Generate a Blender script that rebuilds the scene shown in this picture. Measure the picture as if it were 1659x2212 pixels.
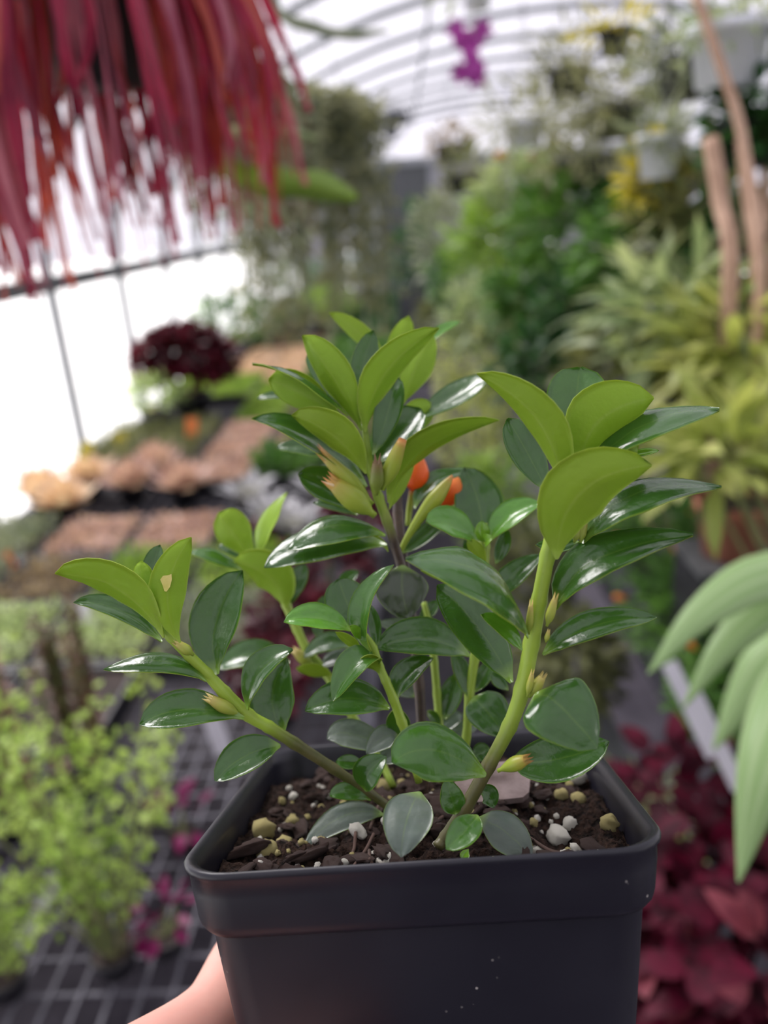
import bpy, math, random
from mathutils import Vector, Matrix, Quaternion, noise

# ------------------------------------------------------------------ clear
for o in list(bpy.data.objects): bpy.data.objects.remove(o)
scene = bpy.context.scene
COL = scene.collection
V = Vector

# ------------------------------------------------------------------ camera
FPX = 1680.0; CX, CY = 829.5, 1106.0
CAM = V((0, 0, 1.6))
_y = V(((865 - CX) / FPX, (CY - 465) / FPX, -1)).normalized()      # greenhouse axis seen from the camera
_r = math.radians(3.0)
_a = V((-math.sin(_r), math.cos(_r), 0))
_z = (_a - _y * _a.dot(_y)).normalized()
_x = _y.cross(_z).normalized()
RW = Matrix((_x, _y, _z))                                           # camera coords -> world coords
cam_data = bpy.data.cameras.new('camera')
cam = bpy.data.objects.new('camera', cam_data); COL.objects.link(cam)
cam.matrix_world = Matrix.Translation(CAM) @ RW.to_4x4()
cam_data.sensor_fit = 'VERTICAL'; cam_data.sensor_height = 36.0
cam_data.lens = FPX / 2212 * 36.0
cam_data.clip_start = 0.01; cam_data.clip_end = 200
cam_data.dof.use_dof = True
cam_data.dof.focus_distance = 0.173
cam_data.dof.aperture_fstop = cam_data.lens / 3.3                   # a 3.3 mm wide pupil, as in a phone
scene.camera = cam

# ------------------------------------------------------------------ sky and sun
world = bpy.data.worlds.new('overcast_sky'); scene.world = world; world.use_nodes = True
bg = world.node_tree.nodes['Background']
bg.inputs['Color'].default_value = (0.945, 0.93, 1.0, 1); bg.inputs['Strength'].default_value = 0.75
sun_d = bpy.data.lights.new('veiled_sun', 'SUN'); sun_d.energy = 5.5; sun_d.angle = math.radians(26); sun_d.color = (1, .96, .9)
sun = bpy.data.objects.new('veiled_sun', sun_d); COL.objects.link(sun)
sun.rotation_euler = (-V((-0.55, 0.62, 0.85))).to_track_quat('-Z', 'Y').to_euler()

# ------------------------------------------------------------------ exposure
scene.view_settings.view_transform = 'Standard'; scene.view_settings.look = 'None'
scene.view_settings.gamma = 1.0; scene.view_settings.use_curve_mapping = False
scene.view_settings.exposure = 0.52

# ------------------------------------------------------------------ helpers
def P(px, py, zc):
    """point seen at pixel (px, py) at depth zc metres along the optical axis"""
    return CAM + RW @ V(((px - CX) / FPX * zc, -(py - CY) / FPX * zc, -zc))
def D(v):            # camera-axes direction -> world direction
    return RW @ V(v)
def on_z(px, py, z):
    d = RW @ V(((px - CX) / FPX, -(py - CY) / FPX, -1)); t = (z - CAM.z) / d.z
    return CAM + d * t, t
def px_of(w):
    c = RW.transposed() @ (w - CAM)
    return (CX + FPX * c.x / -c.z, CY - FPX * c.y / -c.z, -c.z)

LOC = {}
def empty(name, loc, label=None, cat=None, group=None):
    o = bpy.data.objects.new(name, None); COL.objects.link(o); o.location = loc
    o.empty_display_size = .02; LOC[o] = V(loc)
    if label: tag(o, label, cat, group)
    return o
def tag(o, label=None, cat=None, group=None, kind=None):
    if label: o['label'] = label
    if cat: o['category'] = cat
    if group: o['group'] = group
    if kind: o['kind'] = kind
    return o
def mesh(name, verts, faces, smooth=True, mats=(), fmat=None, attrs=None):
    me = bpy.data.meshes.new(name); me.from_pydata([tuple(v) for v in verts], [], faces)
    for m in mats: me.materials.append(m)
    if fmat: me.polygons.foreach_set('material_index', fmat)
    if smooth: me.polygons.foreach_set('use_smooth', [True] * len(me.polygons))
    if attrs:
        for k, vals in attrs.items():
            a = me.attributes.new(k, 'FLOAT', 'POINT'); a.data.foreach_set('value', vals)
    me.update(); return me
def obj(name, me, parent=None, loc=None, color=None):
    o = bpy.data.objects.new(name, me); COL.objects.link(o)
    if parent: o.parent = parent
    if loc is not None: o.location = loc
    if color: o.color = (*color, 1)
    LOC[o] = V((0, 0, 0)) if loc is None else V(loc)
    return o
def origin(o):
    p = V((0, 0, 0))
    while o: p += LOC[o]; o = o.parent
    return p
class MB:
    """collects shapes into one mesh"""
    def __init__(s): s.v = []; s.f = []; s.m = []; s.a = []
    def add(s, vs, fs, m=0, a=None):
        n = len(s.v); s.v += [V(v) for v in vs]; s.f += [tuple(i + n for i in f) for f in fs]; s.m += [m] * len(fs)
        s.a += list(a) if a else [0.0] * len(vs)
    def box(s, lo, hi, m=0):
        x0, y0, z0 = lo; x1, y1, z1 = hi
        s.add([(x0,y0,z0),(x1,y0,z0),(x1,y1,z0),(x0,y1,z0),(x0,y0,z1),(x1,y0,z1),(x1,y1,z1),(x0,y1,z1)],
              [(0,3,2,1),(4,5,6,7),(0,1,5,4),(1,2,6,5),(2,3,7,6),(3,0,4,7)], m)
    def tube(s, pts, r, n=8, m=0, cap=True, a=None):
        pts = [V(p) for p in pts]; k = len(pts); rs = r if isinstance(r, (list, tuple)) else [r] * k
        up = V((.31, .17, .93)); vs = []; fs = []; at = []
        prev = None
        for i, p in enumerate(pts):
            t = (pts[min(i+1, k-1)] - pts[max(i-1, 0)]).normalized()
            if prev is None:
                e1 = t.cross(up); e1 = e1.normalized() if e1.length > 1e-4 else t.orthogonal().normalized()
            else: e1 = (prev - t * prev.dot(t)).normalized()
            prev = e1; e2 = t.cross(e1)
            for j in range(n):
                q = 2 * math.pi * j / n; vs.append(p + (e1 * math.cos(q) + e2 * math.sin(q)) * rs[i]); at.append(a[i] if a else 0)
        for i in range(k - 1):
            for j in range(n):
                j2 = (j + 1) % n; fs.append((i*n+j, i*n+j2, (i+1)*n+j2, (i+1)*n+j))
        if cap: fs.append(tuple(range(n - 1, -1, -1))); fs.append(tuple((k-1)*n + j for j in range(n)))
        s.add(vs, fs, m, at)
    def lathe(s, prof, n=16, o=(0,0,0), m=0):
        vs = []; fs = []; k = len(prof); o = V(o)
        for r, z in prof:
            for j in range(n):
                q = 2*math.pi*j/n; vs.append(o + V((r*math.cos(q), r*math.sin(q), z)))
        for i in range(k-1):
            for j in range(n):
                j2=(j+1)%n; fs.append((i*n+j, i*n+j2, (i+1)*n+j2, (i+1)*n+j))
        s.add(vs, fs, m)
    def leaf(s, p, d, nrm, L, W, bend=.15, m=0, segs=2, fold=.15):
        """a small bent leaf: base p, direction d, upper side nrm"""
        d = V(d).normalized(); sd = d.cross(V(nrm)); 
        if sd.length < 1e-3: sd = d.orthogonal()
        sd.normalize(); nn = sd.cross(d)
        vs = [p]; fs = []
        ks = ((.35, .92), (.7, .82)) if segs == 2 else tuple(((i+1)/(segs+1), max(.15, math.sin(math.pi*((i+1)/(segs+1))**.8)**.7)) for i in range(segs))
        for t, w in ks:
            c = p + d*(L*t) - nn*(bend*L*t*t)
            e = nn*(fold*W*w*.5)
            vs += [c - sd*(W*.5*w) + e, c, c + sd*(W*.5*w) + e]
        vs.append(p + d*(L*.96) - nn*(bend*L))
        q = len(ks)
        fs += [(0, 2, 1), (0, 3, 2)]
        for i in range(q-1):
            b = 1 + 3*i; fs += [(b, b+1, b+4, b+3), (b+1, b+2, b+5, b+4)]
        b = 1 + 3*(q-1); e = len(vs)-1
        fs += [(b, b+1, e), (b+1, b+2, e)]
        s.add(vs, fs, m)
    def mesh(s, name, mats, smooth=True, attr=None):
        return mesh(name, s.v, s.f, smooth, mats, s.m, {attr: s.a} if attr else None)
def sm(pts, n=6):
    """smooth polyline (Catmull-Rom)"""
    pts = [V(p) for p in pts]
    if len(pts) < 3: return pts
    q = [pts[0]*2 - pts[1]] + pts + [pts[-1]*2 - pts[-2]]; out = []
    for i in range(1, len(q)-2):
        for k in range(n):
            t = k/n; a, b, c, d = q[i-1], q[i], q[i+1], q[i+2]
            out.append(.5*((2*b) + (c-a)*t + (2*a-5*b+4*c-d)*t*t + (-a+3*b-3*c+d)*t**3))
    out.append(pts[-1]); return out

# ------------------------------------------------------------------ materials
def newmat(name):
    m = bpy.data.materials.new(name); m.use_nodes = True; nt = m.node_tree; nt.nodes.clear()
    out = nt.nodes.new('ShaderNodeOutputMaterial'); return m, nt, out
def N(nt, typ, **kw):
    n = nt.nodes.new(typ)
    for k, v in kw.items():
        if k in n.inputs: n.inputs[k].default_value = v
        else: setattr(n, k, v)
    return n
def ramp(nt, fac, stops):
    r = nt.nodes.new('ShaderNodeValToRGB'); e = r.color_ramp.elements
    while len(e) < len(stops): e.new(.5)
    for i, (p, c) in enumerate(stops): e[i].position = p; e[i].color = (*c, 1)
    nt.links.new(fac, r.inputs[0]); return r.outputs[0]
def mix(nt, fac, a, b, mode='MIX'):
    n = nt.nodes.new('ShaderNodeMix'); n.data_type = 'RGBA'; n.blend_type = mode
    for sock, val in ((n.inputs[0], fac), (n.inputs[6], a), (n.inputs[7], b)):
        if isinstance(val, (int, float)): sock.default_value = val
        elif isinstance(val, tuple): sock.default_value = (*val, 1) if len(val) == 3 else val
        else: nt.links.new(val, sock)
    return n.outputs[2]
def plain(name, c, c2=None, rough=.5, scale=30, metal=0, bump=0, spec=.5, coat=0, sss=0):
    m, nt, out = newmat(name); b = N(nt, 'ShaderNodeBsdfPrincipled', Roughness=rough, Metallic=metal)
    b.inputs['Specular IOR Level'].default_value = spec; b.inputs['Coat Weight'].default_value = coat
    tc = N(nt, 'ShaderNodeTexCoord'); no = N(nt, 'ShaderNodeTexNoise', Scale=scale, Detail=5.0)
    nt.links.new(tc.outputs['Object'], no.inputs['Vector'])
    nt.links.new(ramp(nt, no.outputs['Fac'], [(.35, c), (.65, c2 or c)]), b.inputs['Base Color'])
    if sss:
        b.inputs['Subsurface Weight'].default_value = sss; b.inputs['Subsurface Radius'].default_value = (1, .35, .25); b.inputs['Subsurface Scale'].default_value = .004
    if bump:
        bp = N(nt, 'ShaderNodeBump', Strength=bump, Distance=.002); nt.links.new(no.outputs['Fac'], bp.inputs['Height']); nt.links.new(bp.outputs[0], b.inputs['Normal'])
    nt.links.new(b.outputs[0], out.inputs[0]); return m
def foliage_mat(name, c1, c2, trans=.35, rough=.45, scale=9):
    """leaf colour varying over the plant, a little light coming through"""
    m, nt, out = newmat(name); b = N(nt, 'ShaderNodeBsdfPrincipled', Roughness=rough); b.inputs['Specular IOR Level'].default_value = .28
    tc = N(nt, 'ShaderNodeTexCoord'); no = N(nt, 'ShaderNodeTexNoise', Scale=scale, Detail=3.0)
    nt.links.new(tc.outputs['Object'], no.inputs['Vector'])
    col = ramp(nt, no.outputs['Fac'], [(.38, c1), (.62, c2)])
    nt.links.new(col, b.inputs['Base Color'])
    tr = N(nt, 'ShaderNodeBsdfTranslucent'); nt.links.new(mix(nt, .5, col, mix(nt, 1.0, col, (1.6, 1.6, .8), 'MULTIPLY')), tr.inputs['Color'])
    mx = N(nt, 'ShaderNodeMixShader'); mx.inputs[0].default_value = trans
    nt.links.new(b.outputs[0], mx.inputs[1]); nt.links.new(tr.outputs[0], mx.inputs[2]); nt.links.new(mx.outputs[0], out.inputs[0]); return m
def film_mat(name, clear, tint=(.92, .92, .97)):
    m, nt, out = newmat(name)
    t = N(nt, 'ShaderNodeBsdfTransparent', Color=(*tint, 1)); d = N(nt, 'ShaderNodeBsdfTranslucent', Color=(*tint, 1)); g = N(nt, 'ShaderNodeBsdfDiffuse', Color=(*tint, 1))
    m1 = N(nt, 'ShaderNodeMixShader'); m1.inputs[0].default_value = .35; nt.links.new(d.outputs[0], m1.inputs[1]); nt.links.new(g.outputs[0], m1.inputs[2])
    m2 = N(nt, 'ShaderNodeMixShader'); m2.inputs[0].default_value = clear; nt.links.new(m1.outputs[0], m2.inputs[1]); nt.links.new(t.outputs[0], m2.inputs[2])
    nt.links.new(m2.outputs[0], out.inputs[0]); return m

# ------------------------------------------------------------------ greenhouse shell
AX, AA, AZ, AB = 1.15, 2.60, 1.5, 1.28
XL, XR, YN, YE = AX - AA, AX + AA, -3.0, 11.2
def arch(x): return AZ + AB*math.sqrt(max(0, 1 - ((x-AX)/AA)**2))
def arch_pts(off=0.0, n=28, lo=0.0):
    pts = [V((XL - off, 0, lo)), V((XL - off, 0, .75))]
    for i in range(n+1):
        q = math.pi*(1 - i/n); pts.append(V((AX + (AA+off)*math.cos(q), 0, AZ + (AB+off)*math.sin(q))))
    return pts + [V((XR+off, 0, .75)), V((XR+off, 0, lo))]
M_floor = plain('aisle_weed_cloth', (.060, .052, .068), (.095, .083, .105), .8, 14, bump=.2)
M_out = plain('pale_ground', (.75, .75, .76), (.85, .85, .86), .9, 2)
M_roof = film_mat('roof_film', .64, (.83, .82, .88)); M_side = film_mat('side_film', .88, (.99, .99, 1.0))
M_steel = plain('galvanised_steel', (.25, .27, .29), (.36, .37, .39), .45, 40, metal=.3)
M_dark = plain('dark_steel', (.06, .065, .07), (.10, .105, .11), .5, 40)
M_white = plain('white_paint', (.62, .63, .66), (.7, .71, .74), .5, 20)
M_endpanel = plain('end_wall_panel', (.30, .29, .32), (.38, .37, .40), .7, 6)

def struct(name, me, parent=None):
    o = obj(name, me, parent); 
    if not parent: o['kind'] = 'structure'
    return o
b = MB(); b.box((XL, YN, -.05), (XR, YE, 0)); struct('floor', b.mesh('floor', [M_floor], False))
b = MB(); b.box((-60, -60, -.12), (60, 60, -.06)); struct('floor_outside', b.mesh('floor_outside', [M_out], False))
def film(name, prof, mat, y0=YN, y1=YE):
    n = len(prof); vs = []; T = .0012
    for off, y in ((0, y0), (0, y1)):
        for p in prof: vs.append((p.x, y, p.z))
    return struct(name, mesh(name, vs, [(i, i+1, n+i+1, n+i) for i in range(n-1)], True, [mat]))
ap = arch_pts(.028, 40)
film('ceiling', ap[2:-2], M_roof)
film('wall_left', [V((XL-.028, 0, .02)), V((XL-.028, 0, .7)), V((XL-.028, 0, AZ))], M_side)
film('wall_right', [V((XR+.028, 0, .02)), V((XR+.028, 0, .7)), V((XR+.028, 0, AZ))], M_side)
# end wall: film above a beam, panels and a dark doorway below
zb = 2.30
apf = arch_pts(.028, 40)
up = [p for p in apf if p.z > zb]
xl = AX - AA*math.sqrt(1-((zb-AZ)/AB)**2); xr = 2*AX - xl
vs = [(xl, YE, zb)] + [(p.x, YE, p.z) for p in up] + [(xr, YE, zb)]
ew = struct('wall_end', mesh('wall_end', vs, [tuple(range(len(vs)))], False, [M_roof]))
b = MB(); b.box((XL, YE-.05, zb-.09), (XR, YE+.03, zb)); obj('beam', b.mesh('beam', [M_steel], False), ew)
for i, (x0, x1) in enumerate(((XL, -.75), (-.72, -.30), (.45, 1.2), (1.23, 2.0), (2.03, 2.85), (2.88, XR))):
    b = MB(); b.box((x0, YE, 0), (x1, YE+.02, zb-.09)); obj('panel', b.mesh('panel', [M_white if i == 1 else M_endpanel], False), ew)
dr = struct('door_1', (lambda b: (b.box((-.28, YE, 0), (.43, YE+.03, zb-.09)), b.mesh('door_1', [M_dark], False))[1])(MB()))
b = MB()
b.box((-.30, YE-.03, 0), (-.25, YE, 2.2)); b.box((.40, YE-.03, 0), (.45, YE, 2.2)); obj('door_frame', b.mesh('door_frame', [M_steel], False), dr)
# near end, unseen behind the camera: made opaque and dark to cut front light
vs = [(p.x, YN, p.z) for p in apf]; struct('wall_near', mesh('wall_near', vs, [tuple(range(len(vs)))], False, [plain('near_wall_light_block', (.11, .105, .11), (.15, .145, .15), .8, 6)]))
# hoops (one each), purlins, hip boards
rm = MB(); rm.tube(sm(arch_pts(0, 26), 1), .023, 8); rib_me = rm.mesh('hoop', [M_steel])
y = -2.6; k = 0
fr = empty('trim_1', (0, 0, 0)); fr['kind'] = 'structure'
while y < YE - .1:
    obj('hoop', rib_me, fr, (0, y, 0)); y += .84
for x in (-.70, .22, 2.05, 3.0):
    b = MB(); b.tube([(x, YN, arch(x)-.03), (x, YE, arch(x)-.03)], .013, 8); obj('purlin', b.mesh('purlin', [M_steel]), fr)
for x, s in ((XL, 1), (XR, -1)):
    b = MB(); b.box((min(x, x+s*.03), YN, 1.40), (max(x, x+s*.03), YE, 1.46)); obj('hip_board', b.mesh('hip_board', [M_dark], False), fr)
    b = MB(); b.box((min(x, x+s*.03), YN, 0), (max(x, x+s*.03), YE, .62)); obj('blocking_base_board', b.mesh('blocking_base_board', [M_dark], False), fr)  # board raised to block the bright wall film below the benches

# ================================================================== THE POT
PX, PY, PZ = D((.99442, .0878, .05842)), D((.06213, -.04014, -.99726)), D((-.08522, .99533, -.04537))
PO = CAM + D((-.04326, -.07264, -.15509))
POTM = Matrix((( PX.x, PY.x, PZ.x, PO.x), (PX.y, PY.y, PZ.y, PO.y), (PX.z, PY.z, PZ.z, PO.z), (0, 0, 0, 1)))
WP = .1
def pw(x, y, z): return PO + PX*x + PY*y + PZ*z          # pot coordinates -> world
def pot_ray(px, py, h):                                   # ray meets the plane h above the rim
    d = D(((px-CX)/FPX, -(py-CY)/FPX, -1)); t = ((PO + PZ*h) - CAM).dot(PZ) / d.dot(PZ); return CAM + d*t, t
def ring(inset, z, r, n=6):
    vs = []; c0 = inset + r; c1 = WP - inset - r
    for (cx, cy, a0) in ((c1, c0, -90), (c1, c1, 0), (c0, c1, 90), (c0, c0, 180)):
        for i in range(n+1):
            q = math.radians(a0 + 90*i/n); vs.append(V((cx + r*math.cos(q), cy + r*math.sin(q), z)))
    return vs
def loft(prof, cap0=False, cap1=False):
    vs = []; fs = []
    for (ins, z, r) in prof: vs += ring(ins, z, r)
    n = 28
    for i in range(len(prof)-1):
        for j in range(n):
            j2 = (j+1) % n; fs.append((i*n+j, (i*n+j2), (i+1)*n+j2, (i+1)*n+j))
    if cap0: fs.append(tuple(range(n-1, -1, -1)))
    if cap1: fs.append(tuple((len(prof)-1)*n + j for j in range(n)))
    return vs, fs
def pot_mat():
    m, nt, out = newmat('black_plastic'); b = N(nt, 'ShaderNodeBsdfPrincipled', Roughness=.38)
    b.inputs['Specular IOR Level'].default_value = .42
    tc = N(nt, 'ShaderNodeTexCoord')
    n1 = N(nt, 'ShaderNodeTexNoise', Scale=38.0, Detail=4.0); n2 = N(nt, 'ShaderNodeTexVoronoi', Scale=420.0); n3 = N(nt, 'ShaderNodeTexNoise', Scale=55.0, Detail=2.0)
    for n in (n1, n2, n3): nt.links.new(tc.outputs['Object'], n.inputs['Vector'])
    base = ramp(nt, n1.outputs['Fac'], [(.35, (.0056, .0053, .0110)), (.7, (.0084, .0080, .0150))])
    speck = ramp(nt, n2.outputs['Distance'], [(.10, (1, 1, 1)), (.14, (0, 0, 0))])
    sel = ramp(nt, n3.outputs['Fac'], [(.62, (0, 0, 0)), (.70, (1, 1, 1))])
    f = mix(nt, 1.0, speck, sel, 'MULTIPLY'); cf = N(nt, 'ShaderNodeRGBToBW'); nt.links.new(f, cf.inputs[0])
    nt.links.new(mix(nt, cf.outputs[0], base, (.30, .28, .26)), b.inputs['Base Color'])
    nt.links.new(ramp(nt, n1.outputs['Fac'], [(.3, (.32,)*3), (.7, (.46,)*3)]), b.inputs['Roughness'])
    bp = N(nt, 'ShaderNodeBump', Strength=.06, Distance=.0006); nt.links.new(n1.outputs['Fac'], bp.inputs['Height']); nt.links.new(bp.outputs[0], b.inputs['Normal'])
    nt.links.new(b.outputs[0], out.inputs[0]); return m
M_pot = pot_mat()
potE = empty('plant_pot', PO, 'dark square plastic nursery pot held up in the hand', 'pot')
def potpart(name, vs, fs, mat, parent, smooth=True):
    me = mesh(name, vs, fs, smooth, [mat]); o = obj(name, me, parent)
    if parent == potE:
        o.matrix_local = Matrix.Translation(-PO) @ POTM; 
    return o
# collar: rolled lip, band, lower shoulder, inner wall
coll = [(.0016, -.0006, .0105), (.0006, -.0002, .0112), (.0001, -.0008, .0116), (.0002, -.0018, .0115), (.0010, -.0026, .0109), (.0013, -.006, .0106),
        (.0022, -.0120, .010), (.0026, -.0134, .0098), (.0036, -.0146, .009), (.0050, -.0150, .008)]
vs, fs = loft(coll)
potpart('rim', vs, [f[::-1] for f in fs], M_pot, potE)
body = [(.0044, -.0138, .0085), (.0047, -.0155, .0085), (.0075, -.038, .0082), (.0125, -.076, .0078), (.0145, -.0815, .007), (.019, -.083, .005)]
vs, fs = loft(body, False, True); potpart('body', vs, [f[::-1] for f in fs], M_pot, potE)
inn = [(.0016, -.0006, .0105), (.0024, -.0010, .0102), (.0030, -.004, .0098), (.0040, -.012, .009), (.0062, -.018, .008), (.0088, -.038, .0078), (.0138, -.076, .0074)]
vs, fs = loft(inn, False, True); potpart('inner_wall', vs, fs, M_pot, potE)

# ================================================================== SOIL
SOIL = -.0088
M_soil = plain('peat_soil', (.004, .0026, .002), (.036, .020, .014), .9, 620, bump=1.0, spec=.15)
random.seed(5)
def soil_h(x, y):
    h = noise.noise(V((x*70, y*70, 0)))*.0024 + noise.noise(V((x*190, y*190, 3)))*.0017 + noise.noise(V((x*420, y*420, 7)))*.0017 + noise.noise(V((x*950, y*950, 9)))*.0011
    cx, cy = x-.05, y-.05; h += .0045*math.exp(-(cx*cx+cy*cy)/.0006)
    h -= .004*math.exp(-((x-.022)**2+(y-.045)**2)/.00012)
    h -= .004*math.exp(-((x-.082)**2+(y-.032)**2)/.00006)
    return SOIL + h
n = 150; vs = []; fs = []
for j in range(n+1):
    for i in range(n+1):
        x = .0037 + (WP-.0074)*i/n; y = .0037 + (WP-.0074)*j/n
        # pull grid corners into the rounded shape
        r = .0095; 
        for cx, sx in ((.0037+r, -1), (WP-.0037-r, 1)):
            for cy, sy in ((.0037+r, -1), (WP-.0037-r, 1)):
                dx, dy = (x-cx)*sx, (y-cy)*sy
                if dx > 0 and dy > 0:
                    L = math.hypot(dx, dy); k = max(dx, dy)/L if L > 0 else 1; x = cx + sx*dx*k; y = cy + sy*dy*k
        vs.append((x, y, soil_h(x, y)))
for j in range(n):
    for i in range(n): a = j*(n+1)+i; fs.append((a, a+1, a+n+2, a+n+1))
soil = obj('potting_soil', mesh('potting_soil', vs, fs, True, [M_soil])); soil.matrix_world = POTM
tag(soil, 'dark potting soil flecked with perlite inside the square pot', 'soil')
M_perl = plain('perlite', (.62, .58, .48), (.82, .80, .72), .8, 300, bump=.6)
M_moss = plain('mossy_grit', (.30, .25, .08), (.52, .45, .20), .85, 240, bump=.6)
M_bark = plain('bark', (.035, .018, .013), (.13, .072, .055), .9, 300, bump=.8)
M_chip = plain('weathered_chip', (.15, .105, .095), (.26, .20, .19), .85, 160, bump=.5)
M_twig = plain('twig_brown', (.045, .025, .018), (.10, .055, .04), .8, 150)
def lump(name, mat, seed, sub=2, amp=.35, flat=1.0):
    rnd = random.Random(seed); mb = MB(); nv, nh = 9, 12; vs = []; fs = []
    off = V((rnd.random()*50, rnd.random()*50, rnd.random()*50))
    for i in range(nv+1):
        for j in range(nh):
            th = math.pi*i/nv; ph = 2*math.pi*j/nh; d = V((math.sin(th)*math.cos(ph), math.sin(th)*math.sin(ph), math.cos(th)))
            r = 1 + amp*noise.noise(d*1.6+off) + amp*.6*noise.noise(d*3.7+off); v = d*r; v.z *= flat; vs.append(v)
    for i in range(nv):
        for j in range(nh): j2 = (j+1) % nh; fs.append((i*nh+j, (i+1)*nh+j, (i+1)*nh+j2, i*nh+j2))
    mb.add(vs, fs); return mb.mesh(name, [mat])
PERL = [lump('perlite_grain', M_perl, s) for s in range(5)]
GRIT = [lump('grit_lump', M_moss, s+20) for s in range(4)]
BARK = [lump('bark_chip', M_bark, s+40, flat=.45, amp=.5) for s in range(5)]
def piece(name, me, x, y, sz, up=.25, rz=0, tilt=0, asp=1.0):
    o = bpy.data.objects.new(name, me); COL.objects.link(o); o.parent = soil
    o.location = (x, y, soil_h(x, y) + sz*up); o.rotation_euler = (tilt, tilt*.6, rz); o.scale = (sz*asp, sz, sz); return o
def soil_xy(px, py, h=SOIL):
    w, _ = pot_ray(px, py, h); q = w - PO; return q.dot(PX), q.dot(PY)
for i, (px, py, r) in enumerate(((635,1733,12),(615,1780,13),(560,1875,10),(465,1862,9),(490,1808,12),(472,1820,9),(463,1836,7),(712,1730,8),(830,1874,14),(1195,1697,22),(1250,1693,18),(1203,1784,24),(1232,1776,17),
                        (1222,1835,14),(1245,1838,9),(1290,1842,9),(1012,1700,11),(1128,1688,9),(1160,1825,13),(775,1828,16),(842,1810,12),(745,1875,9),(640,1885,7),(1382,1823,8),(1340,1795,13),(510,1765,9),(690,1655,9),(590,1660,9),(650,1640,10),(560,1700,7),(1180,1690,8),(1080,1668,8))):
    x, y = soil_xy(px, py); 
    if .006 < x < .094 and .005 < y < .095: piece('perlite_grain', PERL[i % 5], x, y, r*1.05e-4, .45, i*1.3, (i % 5)*.3, 1.0 + .35*(i % 3))
for i, (px, py, r) in enumerate(((570,1803,26),(612,1818,22),(578,1842,24),(505,1845,14),(630,1775,17),(688,1625,12),(1215,1735,15),(1250,1730,18),(1330,1742,16),(1318,1800,20),(830,1718,18),(1300,1730,14),(870,1710,12))):
    x, y = soil_xy(px, py)
    if .006 < x < .094 and .005 < y < .095: piece('grit_lump', GRIT[i % 4], x, y, r*1.0e-4, .5, i*2.1, .4, 1.2)
for i, (px, py, r) in enumerate(((540,1850,28),(655,1810,26),(670,1860,24),(570,1650,16),(760,1860,22),(1345,1845,30),(1280,1838,22),(1250,1850,16),(1180,1850,20),(1100,1845,15),(700,1680,20),(960,1790,26),(945,1760,18),(1270,1715,22),(1330,1720,18),(880,1850,18),(790,1700,14),(620,1700,18),(520,1720,18))):
    x, y = soil_xy(px, py)
    if .008 < x < .092 and .007 < y < .093: piece('bark_chip', BARK[i % 5], x, y, r*1.15e-4, .35, i*1.7, .5*((i % 3)-1), 1.5)
rnd = random.Random(8)
for i in range(300):
    x, y = rnd.uniform(.009, .091), rnd.uniform(.008, .092)
    k = rnd.random()
    if k < .35: piece('perlite_grain', PERL[i % 5], x, y, rnd.uniform(.0004, .0009), .5, i)
    elif k < .75: piece('bark_chip', BARK[i % 5], x, y, rnd.uniform(.0010, .0027), .35, i, rnd.uniform(-.9, .9), 1.5)
    else: piece('grit_lump', GRIT[i % 4], x, y, rnd.uniform(.0006, .0012), .5, i)
# one big weathered bark flake on the right, standing a little proud
x, y = soil_xy(1080, 1752)
b = MB(); rr = random.Random(3); top = []; 
outl = [(-.0085, -.0045), (-.003, -.0052), (.004, -.0058), (.0056, -.0048), (.0078, .0012), (.0086, .0048), (.002, .0056), (-.005, .005), (-.009, .002)]
vs = [V((a*1.2, c*1.25, .0011 + .0003*rr.random())) for a, c in outl] + [V((a*1.17, c*1.22, -.0006)) for a, c in outl]; q = len(outl)
b.add(vs, [tuple(range(q)), tuple(range(2*q-1, q-1, -1))] + [(i+q, (i+1) % q+q, (i+1) % q, i) for i in range(q)])
o = obj('bark_flake', b.mesh('bark_flake', [M_chip], False), soil); o.location = (x, y, soil_h(x, y)+.003); o.rotation_euler = (.42, -.08, .1); o['label'] = 'large weathered grey bark flake'
for i, pts in enumerate((((720,1880),(760,1830),(770,1815)), ((765,1870),(790,1830),(808,1810)), ((800,1870),(798,1840)), ((1130,1790),(1180,1800),(1215,1815)), ((1140,1800),(1190,1812),(1225,1812)), ((1270,1830),(1275,1810),(1300,1815)), ((800,1800),(815,1770),(832,1745)), ((1010,1760),(960,1780),(930,1800)))):
    w = []
    for px, py in pts: x, y = soil_xy(px, py, SOIL+.002); w.append(V((x, y, soil_h(x, y)+.0012)))
    b = MB(); b.tube(sm(w, 4), .00042, 6); obj('twig', b.mesh('twig', [M_twig]), soil)

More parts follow.
